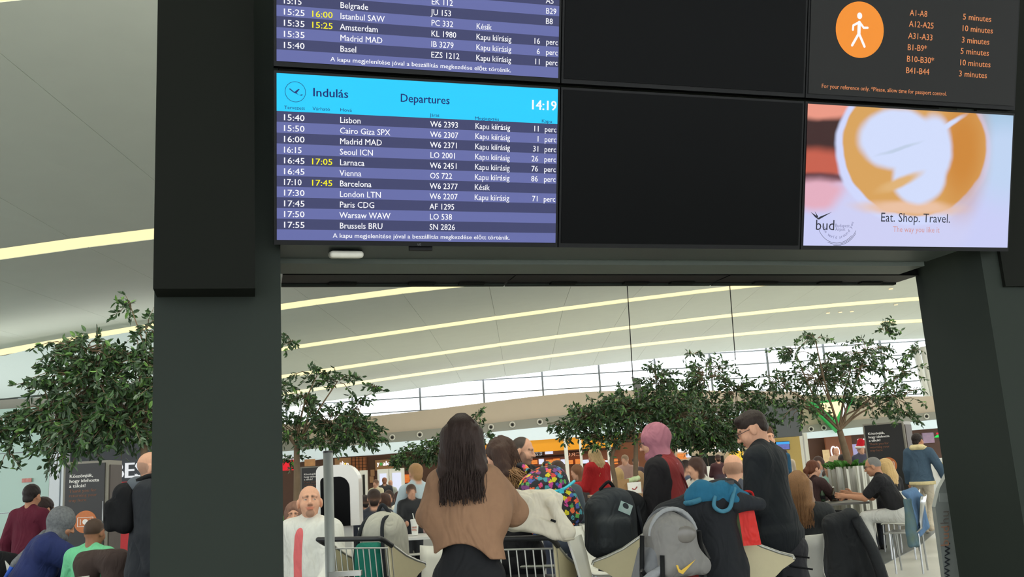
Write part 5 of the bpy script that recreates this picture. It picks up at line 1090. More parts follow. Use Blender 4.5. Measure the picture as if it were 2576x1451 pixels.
def blob_mat():
    M = bpy.data.materials.new('colour_print'); M.use_nodes = True; N, L = M.node_tree.nodes, M.node_tree.links; b = N['Principled BSDF']; b.inputs['Roughness'].default_value = .8
    tc = N.new('ShaderNodeTexCoord'); nz = N.new('ShaderNodeTexNoise'); nz.inputs['Scale'].default_value = 30; ad = N.new('ShaderNodeMix'); ad.data_type = 'VECTOR'; ad.inputs[0].default_value = .03; L.new(tc.outputs['Object'], ad.inputs[4]); L.new(nz.outputs['Color'], ad.inputs[5])
    v = N.new('ShaderNodeTexVoronoi'); v.inputs['Scale'].default_value = 30; L.new(ad.outputs[1], v.inputs['Vector'])
    lt_ = N.new('ShaderNodeMath'); lt_.operation = 'LESS_THAN'; lt_.inputs[1].default_value = .5; L.new(v.outputs['Distance'], lt_.inputs[0])
    g_ = N.new('ShaderNodeMath'); g_.operation = 'GREATER_THAN'; g_.inputs[1].default_value = .07; L.new(v.outputs['Distance'], g_.inputs[0])
    mu = N.new('ShaderNodeMath'); mu.operation = 'MULTIPLY'; L.new(lt_.outputs[0], mu.inputs[0]); L.new(g_.outputs[0], mu.inputs[1])
    sp = N.new('ShaderNodeSeparateColor'); L.new(v.outputs['Color'], sp.inputs[0]); cr = N.new('ShaderNodeValToRGB'); L.new(sp.outputs[0], cr.inputs[0]); cr.color_ramp.interpolation = 'CONSTANT'
    cols = [(214, 70, 60), (222, 208, 40), (206, 70, 146), (70, 150, 160), (90, 160, 80), (236, 110, 60), (70, 90, 160), (120, 60, 120), (40, 40, 48)]; e = cr.color_ramp.elements
    for i_, c_ in enumerate(cols):
        q = e[i_] if i_ < 2 else e.new(i_/len(cols)); q.position = i_/len(cols); q.color = (*lin(c_), 1)
    mx = N.new('ShaderNodeMix'); mx.data_type = 'RGBA'; L.new(mu.outputs[0], mx.inputs[0]); mx.inputs[6].default_value = (*lin((30, 30, 36)), 1); L.new(cr.outputs[0], mx.inputs[7]); L.new(mx.outputs[2], b.inputs['Base Color'])
    return M
m_print = blob_mat(); P = at(1385, 1264, 6.08)
b2 = bag('backpack', 'black backpack with a bright colourful print on the wavy haired woman', P, 30, xf([rbox((0, .02, 0), (.175, .1, .205), .09, 0, .04), rbox((.0, -.09, -.06), (.145, .05, .12), .06, 0, .03), ell((0, .02, .13), (.15, .1, .1), 0, .05)], rot3(0, -20, 0), (0, 0, 0)), .007, [m_print], amp=.007)
MB().tube(bez([(-.04, -.125, .07), (.03, -.13, .085), (.13, -.095, .125)], 5), .009, 6).build('cyan_buckle_strap', mat('cyan_strap', (70, 200, 220), .5), b2); MB().box((.0, -.135, .07), (.035, .012, .03)).build('buckle', mat('cyan_strap2', (60, 190, 214), .4), b2)
for s in (-1, 1): MB().tube(bez([(s*.09, .1, .2), (s*.1, .2, .24), (s*.11, .3, .1), (s*.11, .2, -.12)], 6), .022, 6).build('strap', m_print, b2, smooth=True)
P = at(1535, 1310, 6.3)
b3 = bag('backpack', 'bulging black rucksack on the cart beside the pink scarf woman', P, 20, [rbox((0, 0, -.03), (.17, .12, .2), .1, 0, .04), rbox((-.03, -.12, -.08), (.12, .05, .11), .05, 0, .03), ell((.02, 0, .14), (.13, .11, .08), 0, .05)], .008, [cloth((46, 50, 54))], amp=.008)
MB().tube(bez([(-.06, 0, .2), (-.0, -.02, .25), (.05, 0, .2)], 5), .012, 6).build('grab_handle', m_bl, b3); MB().box((.06, -.115, .08), (.09, .01, .065), rot3(0, 25, 0)).build('mesh_card', mat('card_white', (216, 222, 220), .5, rgb2=(120, 170, 160), scale=20), b3)
P = at(1578, 1300, 6.45)
b4 = bag('bag', 'black soft bag behind the bulging rucksack on the cart', P, 10, [rbox((0, 0, -.02), (.13, .1, .17), .08), ell((-.02, 0, .12), (.1, .08, .06), 0, .04)], .009, [m_bl], 'bag', amp=.008)
for s in (-1, 1): MB().tube(bez([(s*.06, -.06, .13), (s*.05, -.1, .03), (s*.07, -.11, -.12)], 5), .013, 6).build('strap', m_dk, b4)
P = at(1345, 1283, 5.55)
b5 = bag('jacket', 'cream white jacket draped over the luggage cart', P, 12, [cone((-.28, 0, .09), (.08, 0, .06), .055, .06, 0, .04), rbox((-.04, -.07, -.0), (.19, .024, .115), .022, 0, .03, R=rot3(-6, 9, 0)), rbox((-.14, -.1, .01), (.1, .02, .1), .018, 0, .012, R=rot3(-6, 16, 0)), cone((.09, -.085, .03), (.15, -.11, -.13), .048, .046, 0, .012), rbox((.02, -.098, -.09), (.1, .018, .045), .016, 0, .012, R=rot3(0, 18, 0))], .0065, [cloth((222, 214, 196))], 'jacket', amp=.012, freq=30)
MB().box((.075, -.128, -.06), (.03, .006, .013), rot3(0, 24, 0)).build('label_patch', m_bl, b5)
MB().tube([(.15+.04*cos(t), -.11+.04*sin(t), -.165) for t in np.linspace(0, 2*pi, 13)], .008, 6, False).build('cuff', cloth((206, 198, 178)), b5, smooth=True)
P = at(316, 1277, 7.2)
b6 = bag('backpack', 'black backpack with a white logo on the man beside the pylon', P, -72, [rbox((0, 0, 0), (.14, .09, .19), .09, 0, .04), rbox((0, -.1, -.05), (.12, .045, .12), .05, 0, .03)], .008, [m_bl], amp=.004)
MB().prism([(.06, -.152, .05), (.1, -.148, .06), (.07, -.152, .0), (.11, -.146, -.08), (.04, -.154, -.1), (.07, -.152, -.02)], (0, -.004, 0)).build('logo', mat('logo_white', (220, 222, 226), .6), b6)
for s in (-1, 1): MB().tube(bez([(s*.09, .08, .19), (s*.1, .2, .22), (s*.11, .26, .05), (s*.1, .12, -.15)], 6), .02, 6).build('strap', m_bl, b6, smooth=True)
# ---- pushchair with the black coats and the blue backpack
P = at(1690, 1370, 5.15); st_ = empty('pushchair', (P[0], 5.25, 0), 'pushchair with a grey hood and grey fabric seat', 'pushchair', rad(14))
q0 = local(st_, at(1690, 1365, 5.1)); m_hood = cloth((126, 124, 122), bump=.05)
solid('hood', [rbox(q0+(0, 0, -.03), (.125, .1, .14), .06, 0, .05), ell(q0+(-.01, .02, .05), (.125, .13, .12), 0, .05), cone(q0+(.08, 0, -.06), q0+(.15, -.02, -.12), .07, .05, 0, .04)], .0075, m_hood, st_, amp=.006)
for dy, M in ((-.03, cloth((150, 152, 154))), (.04, cloth((104, 106, 110)))): MB().tube([q0+np.array([.13*cos(t), dy, .03+.145*sin(t)]) for t in np.linspace(.2, pi-.1, 14)], .012, 7).build('hood_rim', M, st_, smooth=True)
solid('window_patch', [ell(q0+(.035, -.106, .045), (.06, .014, .045))], .005, mat('grey_vinyl', (104, 100, 96), .25, var=.2, scale=30), st_)
sw = [(-.045, .012), (-.035, .012), (-.03, -.006), (-.02, -.012), (.055, .03), (-.015, -.03), (-.035, -.02)]
MB().prism([q0+np.array([x*1.1+.01, -.121, z*1.1-.115]) for x, z in sw], (0, -.004, 0)).build('logo', mat('logo_yellow', (206, 168, 60), .6), st_)
solid('seat', [rbox(q0+(-.13, .05, -.2), (.07, .12, .2), .05, 0, .04, R=rot3(0, 18, 0)), rbox(q0+(.02, .1, -.3), (.16, .14, .1), .05, 0, .05)], .009, cloth((112, 114, 118)), st_, amp=.006)
for a, b in (((-.17, -.02, .05), (-.22, .0, -.55)), ((-.1, -.1, -.05), (-.14, -.1, -.62)), ((-.2, -.05, -.12), (.16, .1, -.6)), ((.16, .0, .05), (.2, .05, -.62)), ((.13, .1, .16), (.2, .0, -.1))): MB().cyl(q0+np.array(a), q0+np.array(b), .013, 8).build('frame_tube', m_blk, st_, smooth=True)
MB().tube(bez([q0+np.array(v) for v in ((-.26, -.02, -.4), (-.2, -.06, -.19), (-.1, -.08, -.12))], 5), .024, 8).build('bumper_bar', cloth((140, 142, 146)), st_, smooth=True)
for wx in (-.2, .2):
    for wy in (-.12, .3): MB().cyl((q0[0]+wx-.02, q0[1]+wy, .09), (q0[0]+wx+.02, q0[1]+wy, .09), .09, 16).build('wheel', m_blk, st_)
P = at(1770, 1265, 5.45); r_ = empty('coat', P, 'heap of black padded coats thrown over the pushchair', 'coat')
solid('sleeve', [cone((-.02, -.03, .04), (.16, -.05, .0), .07, .06, 0, .04), cone((.16, -.05, .0), (.3, -.06, -.02), .062, .04, 0, .03)], .008, cloth((40, 43, 48)), r_, amp=.01)
solid('body', [cone((-.2, 0, -.07), (.12, .0, .03), .1, .11, 0, .06), cone((-.2, .0, -.08), (-.26, .02, -.17), .08, .05, 0, .05), cone((.04, .0, -.05), (.08, .02, -.5), .13, .12, 0, .06), cone((.08, .02, -.4), (.1, .02, -.62), .12, .11, 0, .06)], .009, cloth((34, 36, 40)), r_, amp=.014, freq=18)
P = at(1800, 1238, 5.4); b7 = bag('backpack', 'teal blue backpack lying on top of the black coats', P, 0, [cone((-.1, 0, -.01), (.06, .0, .0), .08, .07, 0, .04, (1, 1, .8)), cone((.06, 0, .0), (.17, .02, -.03), .055, .025, 0, .03), ell((-.08, -.03, .03), (.07, .06, .05), 0, .02), ell((.02, -.05, .02), (.07, .04, .045), 0, .015), cone((-.15, -.02, -.03), (.1, -.05, -.045), .03, .025, 0, .015)], .0055, [cloth((38, 100, 130))], amp=.006, freq=32)
MB().tube(bez([(-.02, -.07, -.02), (-.035, -.1, -.07), (.0, -.11, -.1), (.05, -.1, -.085), (.08, -.07, -.02), (.1, -.04, .02)], 5), [.012]*26, 7).build('strap', cloth((70, 124, 146)), b7, smooth=True)
MB().tube(bez([(-.18, -.03, -.05), (-.15, -.08, -.045), (-.1, -.09, -.03)], 5), .016, 7).build('strap', cloth((60, 116, 140)), b7, smooth=True)
MB().box((.07, -.06, .05), (.05, .02, .02)).build('buckle', m_blk, b7)
# red shopping bag
P = at(1868, 1320, 5.45); rb = empty('shopping_bag', (P[0], 5.5, at(1868, 1372, 5.45)[2]), 'red and black shopping bag with yellow lettering on the cart', 'shopping bag', rad(-10)); hh = at(1868, 1262, 5.45)[2]-rb.location[2]
MB().hexa([np.array(v) for v in ((.0, -.07, 0), (.1, -.06, 0), (.1, .08, 0), (0, .08, 0), (-.01, -.07, hh), (.075, -.06, hh), (.07, .08, hh), (0, .08, hh))]).build('red_side', cloth((206, 44, 38), rough=.5), rb)
MB().hexa([np.array(v) for v in ((-.11, -.03, 0), (0, -.07, 0), (0, .08, 0), (-.11, .1, 0), (-.11, -.03, hh*.96), (-.01, -.07, hh), (0, .08, hh), (-.1, .1, hh))]).build('black_side', mat('bag_print', (34, 32, 32), .5, rgb2=(96, 110, 70), scale=16, var=.2), rb)
lettering('Penny', (.018, -.0665, .065), unit((.1, .01, 0)), (0, 0, 1), .024, mat('bag_yellow', (240, 200, 40), .5), rb, width=.07, bold=.02); lettering('er.', (-.1, -.036, .12), unit((.11, -.04, 0)), (0, 0, 1), .026, mat('bag_white', (225, 225, 225), .5), rb, width=.04)
for a in (-.02, .05): MB().tube(bez([(a-.03, .0, hh), (a-.02, 0, hh+.05), (a+.03, 0, hh+.05), (a+.04, .0, hh)], 4), .007, 6).build('handle', cloth((180, 36, 34)), rb)
# ---- single white chairs and coats in front
P = at(1450, 1335, 5.6); chair('white shell chair seen edge-on beside the colourful backpack', P[0]+.26, 5.75, -102, k=1.15)
P = at(1068, 1400, 7.6); chair('white shell chair just left of the woman in beige', P[0], 7.6, 150)
def drape(label, P, yaw, prims, M, amp=.012, cat='coat'):
    r = empty('coat', P, label, cat, rad(yaw)); solid('body', prims, .009, M, r, amp=amp, freq=18, seed=int(P[0]*100) % 97); return r
P = at(2122, 1362, 6.9); d1 = drape('black cardigan coat hanging over the chair beside the blond woman', P, -20, [cone((-.07, 0, .12), (.06, .0, .17), .05, .05, 0, .05), cone((-.06, 0, .1), (-.06, -.02, -.5), .07, .09, 0, .06), cone((.06, 0, .14), (.16, .02, -.5), .055, .09, 0, .06)], cloth((38, 40, 43)), .016)
MB().tube(bez([(.1, -.05, .16), (.2, -.08, -.1), (.26, -.06, -.45)], 6), .04, 8).build('sleeve', cloth((44, 46, 49)), d1, smooth=True)
P = at(1990, 1400, 6.2); d2 = drape('dark quilted down jacket hanging in front of the blond woman', P, -10, [cone((-.1, 0, .1), (.03, .0, .06), .07, .08, 0, .05), cone((-.06, 0, .06), (.03, -.0, -.45), .12, .13, 0, .06)], mat('quilted_nylon', (44, 44, 48), .7, var=.15, scale=8, bump=.2, fold=.5, spec=.2), .006)
for q in range(6): MB().tube([(-.17+q*.012, -.05, .06-q*.07), (-.05+q*.01, -.125, .03-q*.07), (.1+q*.012, -.11, -.0-q*.07)], .006, 5).build('quilt_seam', m_bl, d2)
P = at(2290, 1300, 11.3); cj = drape('blue denim jacket hanging over the chair of the man in black', P, 40, [cone((-.06, 0, .28), (.12, 0, .24), .05, .05, 0, .05), rbox((.07, -.03, .05), (.1, .035, .26), .03, 0, .04, R=rot3(0, -8, 0)), cone((.13, -.05, .22), (.2, -.06, -.12), .045, .04, 0, .02)], cloth((92, 122, 158)), .02)
solid('printed_lining', [rbox((-.08, -.04, -.05), (.1, .03, .28), .03)], .009, mat('printed_cloth', (96, 112, 82), .8, rgb2=(60, 96, 128), scale=9, var=.2, fold=.5), cj, amp=.014)
chair('chair under the blue denim jacket', P[0], P[1]+.15, 60, m_chrome)
P = at(255, 1420, 7.7); d4 = drape('brown jacket over the chair back of the boy in mint green', P, -14, [cone((-.15, 0, .02), (.17, 0, .04), .075, .075, 0, .05), cone((-.13, 0, 0), (-.12, 0, -.4), .09, .09, 0, .06), cone((.12, 0, 0), (.12, 0, -.4), .09, .09, 0, .06)], cloth((66, 54, 50)))
P = at(18, 1425, 8.6); d5 = drape('black jacket and white lining on a chair at the left picture edge', P, 10, [cone((-.1, 0, .02), (.04, 0, .02), .09, .08, 0, .05), cone((-.06, 0, 0), (.0, 0, -.35), .12, .12, 0, .06)], m_bl)
MB().prism([(.02, -.11, .06), (.07, -.11, .0), (.2, -.1, -.3), (.1, -.1, -.3)], (0, -.015, 0)).build('white_lining', cloth((214, 214, 206)), d5)
# ---- tables with their things
def tz_at(px, py, z=.745): p = ground(px, py, z); return p[0], p[1]
x, y = tz_at(1075, 1347); t1 = table('white square table with the paper cups behind the woman in beige', x+.1, y+.25, s=.8)
def cup(label, px, py, h, r, M, straw=False, lid=None, txt=None):
    x, y = tz_at(px, py); c_ = empty('paper_cup', (x, y, .745), label, 'cup'); MB().lathe([(r*.72, 0), (r, h)], n=18).build('cup', M, c_, smooth=False)
    if lid: MB().lathe([(r*1.06, h), (r*1.06, h+.012), (r*.9, h+.02)], n=18).build('lid', lid, c_)
    if straw: MB().cyl((0, 0, h), (-.02, 0, h+.09), .006, 6).build('straw', m_white, c_)
    if txt:
        for i_, s_ in enumerate(txt[0]): lettering(s_, (0, -r*.92-.003, h*.5-.03*i_), (1, 0, 0), (0, 0, 1), .022, txt[1], c_, width=.06, align='c', bold=.02)
    return c_
cup('white paper cup with orange burger lettering and a straw', 1044, 1346, .17, .05, m_white, True, m_white, (['BURGER', 'KING'], mat('orange_print', (226, 98, 40), .6)))
cup('dark red paper cup beside the burger cup', 1072, 1340, .1, .045, mat('maroon_cup', (112, 34, 40), .5, rgb2=(200, 170, 160), scale=30), False, m_white)
x, y = tz_at(2098, 1265); t2 = table('table with drinks between the brown jacket woman and the man in black', x+.03, y+.42, s=.9, M=mat('table_grey', (96, 94, 88), .4))
def bottle(label, px, py, M):
    x, y = tz_at(px, py); c_ = empty('bottle', (x, y, .745), label, 'bottle'); MB().lathe([(.036, 0), (.038, .02), (.038, .1), (.015, .15), (.014, .19)], n=14).build('glass', M, c_, smooth=True); MB().lathe([(.0155, .19), (.0155, .205)], n=10).build('cap', m_white, c_); MB().lathe([(.0388, .03), (.0388, .085)], n=14).build('paper_label', m_bl, c_)
bottle('small green glass bottle on the right-hand table', 2071, 1261, mat('green_bottle', (44, 66, 44), .15)); bottle('brown glass bottle by the hands of the man in black', 2100, 1260, mat('brown_bottle', (60, 46, 30), .15))
x, y = tz_at(2084, 1258); g_ = empty('wine_glass', (x, y, .745), 'wine glass behind the green bottle', 'glass'); MB().lathe([(.03, 0), (.004, .006), (.004, .08), (.035, .12), (.03, .17)], n=14).build('bowl', glass('clear_glass', (.9, .92, .92), .2), g_)
x, y = tz_at(345, 1428); table('white table corner beside the left pylon', x+.28, y+.15, s=.7)
x, y = tz_at(180, 1412); table('table in front of the patterned headscarf woman', x+.1, y+.2, s=.7)
x, y = tz_at(190, 1408); n_ = empty('napkin', (x, y, .745), 'crumpled white napkin on the left table', 'napkin'); solid('paper', [ell((0, 0, .03), (.05, .04, .03)), ell((.04, 0, .05), (.03, .03, .04), 0, .02)], .008, m_shell, n_, amp=.014, freq=50)
zc_ = at(1595, 1241, 10.2)[2]; t4 = table('high wooden bar table with the paper bags behind the red coat', at(1572, 1241, 10.3)[0], 10.35, z=zc_, s=.75, M=mat('table_wood', (150, 116, 84), .5))
def paperbag(label, px0, px1, py0, py1, Y, M, z0=None):
    a, b = at(px0, py1, Y), at(px1, py0, Y); r = empty('paper_bag', ((a[0]+b[0])/2, Y, a[2]), label, 'bag'); w_, h = (b[0]-a[0])/2, b[2]-a[2]
    MB().hexa([np.array(v) for v in ((-w_, -.06, 0), (w_, -.06, 0), (w_, .06, 0), (-w_, .06, 0), (-w_*1.05, -.03, h), (w_*1.05, -.05, h*1.03), (w_, .06, h), (-w_, .05, h*.97))]).build('body', M, r); return r, w_, h
r, w_, h = paperbag('white paper bag with a red smile mark', 1580, 1610, 1212, 1241, 10.2, m_white); MB().tube(bez([(-w_*.4, -.055, h*.45), (0, -.055, h*.35), (w_*.4, -.055, h*.6)], 5), .006, 5).build('smile_mark', mat('smile_red', (150, 30, 40), .5), r)
paperbag('brown paper bag beside the white paper bag', 1556, 1580, 1205, 1240, 10.25, mat('kraft', (150, 118, 80), .8, var=.15))
r = empty('wrapped_salad', at(1592, 1208, 10.3), 'green salad wrap on the white paper bag', 'food'); solid('wrap', [cone((-.06, 0, 0), (.06, 0, .02), .03, .028)], .008, mat('salad_green', (140, 180, 110), .7, rgb2=(220, 224, 190), scale=30), r, amp=.008, freq=60)
x, y = tz_at(1545, 1285); table('white table under the paper bags in the middle', x, y+.3, s=.7)
for i_, (px, py, Y) in enumerate(((1500, 1250, 9.2), (1540, 1245, 9.4))):
    P = at(px, py, Y); chair('white shell chair behind the black rucksack, %s of two' % ('left', 'right')[i_], P[0], Y, 200+30*i_)
# ---- kiosk, post
P = at(868, 1250, 9.0); kz = empty('service_kiosk', (P[0]-.02, 9.05, 0), 'white rounded service kiosk with a black screen behind the grey post', 'kiosk', rad(0))
zt, zb_ = at(868, 1168, 9)[2], at(868, 1322, 9)[2]; w_ = .16
def arch(x0, x1, z0, z1, r): return [(x0, z0), (x1, z0)]+[(x1-r+r*cos(t), z1-r*1.15+r*1.15*sin(t)) for t in np.linspace(0, pi/2, 9)]+[(x0+r*.4-r*.4*cos(t), z1-r*.4+r*.4*sin(t)) for t in np.linspace(pi/2, 0, 6)]
MB().prism([(x, -.1, z) for x, z in arch(-w_-.08, w_, zb_, zt, .15)][::-1], (0, .2, 0)).build('housing', mat('kiosk_white', (232, 230, 226), .25, var=.02), kz)
MB().prism([(x, -.104, z) for x, z in arch(-w_-.04, w_-.085, zb_+.0, zt-.11, .1)][::-1], (0, .004, 0)).build('screen', m_off, kz)
MB().box((0, .02, zb_/2), (.14, .1, zb_)).build('foot', m_white, kz); MB().lathe([(.2, 0), (.2, .015)], n=20).build('base', m_white, kz)
P = at(825, 1135, 4.55); po = empty('barrier_post', (P[0], 4.55, 0), 'slim grey metal post in front of the man in white', 'post')
MB().lathe([(.0235, .01), (.0235, P[2]-.006)], n=18).build('tube', mat('post_metal', (150, 154, 150), .45, .2, var=.03), po, smooth=True); MB().lathe([(.0245, P[2]-.006), (.0245, P[2]), (.02, P[2]+.003)], n=18).build('cap', m_blk, po); MB().lathe([(.17, 0), (.17, .012), (.03, .02)], n=24).build('base', m_blk, po)
MB().box((.075, -.02, at(875, 1441, 4.55)[2]), (.15, .04, .022)).build('bracket_arm', m_steel, po)
# ---- tray return stations
m_st = mat('station_frame', (146, 142, 130), .5, var=.06); m_sb = mat('station_black', (34, 33, 32), .4, var=.06); m_sw = mat('station_text_white', (214, 212, 206), .5, emit=.25); m_so = mat('station_text_brown', (150, 96, 66), .5); m_sd = mat('station_disc', (206, 120, 66), .5)
def station(label, px, py, Y, yaw, W_=.56, Hh=None, D_=.5):
    P = at(px, py, Y); h = Hh or P[2]; r = empty('tray_station', (P[0], P[1], 0), label, 'tray station', rad(yaw))
    MB().box((0, D_/2, h/2), (W_, D_, h)).build('body', m_st, r); MB().box((0, -.012, h*.55), (W_-.07, .024, h*.9-.06)).build('front_panel', m_sb, r)
    MB().box((W_/2+.008, D_/2, h*.62), (.016, D_-.08, h*.7)).build('side_glass', mat('smoky_side', (92, 84, 80), .6, var=.2, scale=3), r)
    z = h-.2
    for s_ in ('Köszönjük,', 'hogy idehozta', 'a tálcát!'): lettering(s_, (-W_/2+.085, -.0255, z), (1, 0, 0), (0, 0, 1), .043, m_sw, r, sx=1.12, bold=.025); z -= .062
    for s_ in ('Thank you for', 'returning your', 'tray here'): lettering(s_, (-W_/2+.085, -.0255, z), (1, 0, 0), (0, 0, 1), .04, m_so, r, sx=1.08, bold=.01); z -= .058
    zc = z-.2; d_ = MB().cyl((.02, -.024, zc), (.02, -.028, zc), .14, 36).build('tray_disc', m_sd, r)
    for dx, dz, a, b in ((0, .055, .19, .006), (0, -.055, .19, .006), (-.095, 0, .006, .11), (.095, 0, .006, .11), (-.06, -.0, .008, .07), (.062, 0, .008, .07), (.075, 0, .005, .05)): MB().box((.02+dx, -.0295, zc+dz), (a, .003, b)).build('tray_icon', m_sw, d_)
    MB().cyl((.02, -.028, zc), (.02, -.031, zc), .034, 20).build('plate_icon', m_sw, d_); return r
station('black and grey tray return station on the left behind the boy in mint green', 217, 1160, 12.2, 4)
station('small distant tray return station behind the bald man in white', 782, 1173, 23, 6, .5)
station('tall tray return station on the right behind the blond woman', 2220, 1063, 17.2, -36, .72)
# ---- planters
m_rib = mat('silver_planter', (176, 174, 160), .3, .75, var=.1, scale=4); m_leafb = mat('plant_green', (64, 120, 48), .5, rgb2=(96, 156, 64), scale=6)
def planter(label, x, y, h, r0):
    r = empty('planter', (x, y, 0), label, 'planter'); n = 64; V, Fc = [], []
    for z, s_ in ((0, .92), (h*.5, .97), (h, 1)): V += [((r0+.014*(1 if (j//2) % 2 else -1))*s_*cos(2*pi*j/n), (r0+.014*(1 if (j//2) % 2 else -1))*s_*sin(2*pi*j/n), z) for j in range(n)]
    for i_ in range(2): Fc += [(i_*n+j, i_*n+(j+1) % n, (i_+1)*n+(j+1) % n, (i_+1)*n+j) for j in range(n)]
    rawobj('pot', V, Fc+[tuple(range(n))[::-1]], m_rib, r); MB().lathe([(r0-.02, h-.04), (r0-.03, h-.03)], n=24).build('soil', mat('soil', (54, 44, 36), .9), r)
    return r
# ================================================================== TREES
LEAF = [mat('leaf_dark', (50, 76, 44), .5, var=.25, scale=9, spec=.5), mat('leaf_mid', (72, 106, 56), .5, var=.25, scale=9, spec=.5), mat('leaf_grey', (100, 120, 94), .45, var=.2, scale=9, spec=.6), mat('leaf_light', (104, 146, 66), .5, var=.2, scale=9)]
LV = np.array([(0, 0, 0), (.32, .19, .05), (.68, .17, .03), (1, 0, -.1), (.68, -.17, .03), (.32, -.19, .05)]); LF = [(0, 1, 2, 3), (0, 3, 4, 5)]
_leafme = []
for q in LEAF:
    me = bpy.data.meshes.new('leaf'); me.from_pydata(LV.tolist(), [], LF); me.materials.append(q); _leafme.append(me)
m_bark = mat('bark', (120, 100, 78), .8, var=.25, scale=14, bump=.4)
def basis(d, roll):
    d = unit(d); u = unit(np.cross(d, (0.1, .2, 1))); v = np.cross(d, u); a = u*cos(roll)+v*sin(roll); return np.stack([d, a, np.cross(d, a)], 1)
def tree(label, Y, base, fork, blobs, leaf=.072, seed=0, singles=300, trunk_r=.05, zb=0.6, second=None, mix=(.5, .3, .14, .06)):
    """base, fork: pixels of the trunk; blobs: (px, py, rx, ry, cover) leaf clusters at distance Y"""
    rg = np.random.default_rng(seed); s = FPX/Y
    B = at(*base, Y); root = empty('tree', (B[0], Y, zb), label, 'tree', group='potted trees of the food court'); off = np.array(root.location)
    Fk = at(*fork, Y)
    mb = MB().tube(bez([(B[0], Y, zb), (B[0]+(Fk[0]-B[0])*.4, Y+.02, zb+(Fk[2]-zb)*.5), Fk], 6), [trunk_r*(1-.3*i/13) for i in range(13)], 9)
    mb.build('trunk', m_bark, root, off, True)
    if second: mb = MB().tube(bez([at(second[0], second[1], Y)*(1, 1, 0)+(0, 0, zb), at(second[2], second[3], Y), Fk+(0, 0, .2)], 6), [trunk_r*(.9-.03*i) for i in range(13)], 8).build('trunk', m_bark, root, off, True)
    pts, dirs = [], []
    for (px, py, rx, ry, cov) in blobs:
        c = at(px, py, Y+rg.normal()*.12); r = np.array([rx/s, min(rx, ry*1.3)/s*1.0, ry/s]); n = int(pi*rx*ry/((leaf*s)**2*.26)*cov*2.5)
        # twigs carry the leaves, so that clusters stay open and airy
        nt = max(4, n//13)
        tips = rg.normal(size=(nt, 3)); tips = tips/np.linalg.norm(tips, axis=1)[:, None]*(rg.random((nt, 1))**.45)*r+c
        br = MB(); mid = (Fk+c)/2+rg.normal(size=3)*.06
        if rx > 45: br.tube(bez([Fk, mid, c], 5), [trunk_r*.36*(1-.75*i/11) for i in range(11)], 6).build('branch', m_bark, root, off, True)
        tw = MB()
        for t in tips:
            o_ = c+(t-c)*rg.uniform(.15, .4); d0 = unit(t-o_+np.array([0, 0, .02])); L_ = rg.uniform(.16, .3); e_ = t+unit(d0+np.array([0, 0, -.6]))*L_*.5
            P = [o_, (o_+t)/2+(0, 0, .03), t, e_]
            if len(tw.V) < 6000: tw.tube(P, [.006, .005, .0035, .002], 4, False)
            for q in range(13):
                f = rg.uniform(.45, 1.0)*3; i_ = min(int(f), 2); p = P[i_]+(P[i_+1]-P[i_])*(f-i_)
                pts.append(p+rg.normal(size=3)*.012); dirs.append(unit(d0*.5+rg.normal(size=3)*.65+np.array([0, 0, -.55])))
        o = tw.build('twigs', m_bark, root, off); o['kind'] = 'stuff'
    pts, dirs = np.array(pts), np.array(dirs); n = len(pts); mi = rg.choice(4, n, p=mix); sc_ = leaf*rg.uniform(.7, 1.2, n)
    order = np.argsort(pts[:, 1]); single = set(order[:singles].tolist())
    V, Fc, Mi = [], [], []
    for i in range(n):
        Bm = basis(dirs[i], rg.random()*6.28)
        if i in single:
            o = bpy.data.objects.new('leaf', _leafme[mi[i]]); C.objects.link(o); o.parent = root; M4 = Matrix(np.block([[Bm*sc_[i], (pts[i]-off)[:, None]], [np.zeros((1, 3)), np.ones((1, 1))]]).tolist()); o.matrix_local = M4
        else:
            k = len(V); V.extend((LV*sc_[i])@Bm.T+pts[i]-off); Fc += [tuple(j+k for j in f) for f in LF]; Mi += [mi[i]]*2
    if V: o = rawobj('foliage', np.array(V), Fc, LEAF, root, Mi); o['kind'] = 'stuff'
    return root
tree('big leafy tree at the left edge in front of the left tray station', 8.6, (362, 1250), (362, 1070), [(240, 960, 140, 105, 1.6), (130, 1030, 95, 75, 1.3), (310, 1050, 110, 85, 2.0), (70, 1080, 90, 45, 1.2), (220, 1075, 100, 65, 2.0), (330, 775, 48, 22, .9), (210, 875, 110, 38, 1.3), (350, 900, 80, 70, 1.3), (10, 1060, 60, 45, 1.2), (150, 1130, 60, 38, 1.0), (20, 1140, 40, 30, .6), (90, 970, 60, 22, .8), (370, 830, 40, 35, .8), (460, 960, 110, 90, 1.2)], leaf=.075, seed=1, trunk_r=.04)
tree('slender tree right of the left pylon behind the bald man', 12, (745, 1215), (746, 1125), [(765, 1000, 62, 45, 1.0), (850, 958, 55, 26, .8), (745, 1085, 60, 42, 1.2), (885, 1085, 78, 45, 2.0), (830, 1060, 70, 36, 1.2), (940, 972, 34, 12, .8), (733, 858, 26, 24, .9), (800, 938, 70, 16, .9), (735, 1150, 30, 22, .8), (900, 1020, 55, 28, .9), (820, 1110, 40, 30, 1.2), (650, 1020, 80, 80, 1.0)], leaf=.078, seed=2, trunk_r=.05, zb=.9)
tree('bushy tree behind the woman in beige', 19, (1120, 1260), (1110, 1160), [(1045, 1145, 70, 26, 2.2), (1110, 1125, 55, 28, 1.6), (1192, 1060, 28, 32, .7), (1215, 1100, 34, 22, 1.0), (1150, 1110, 60, 25, 1.2), (1000, 1160, 30, 14, 1.0)], leaf=.09, seed=3, trunk_r=.05, zb=.9, singles=120, mix=(.35, .4, .15, .1))
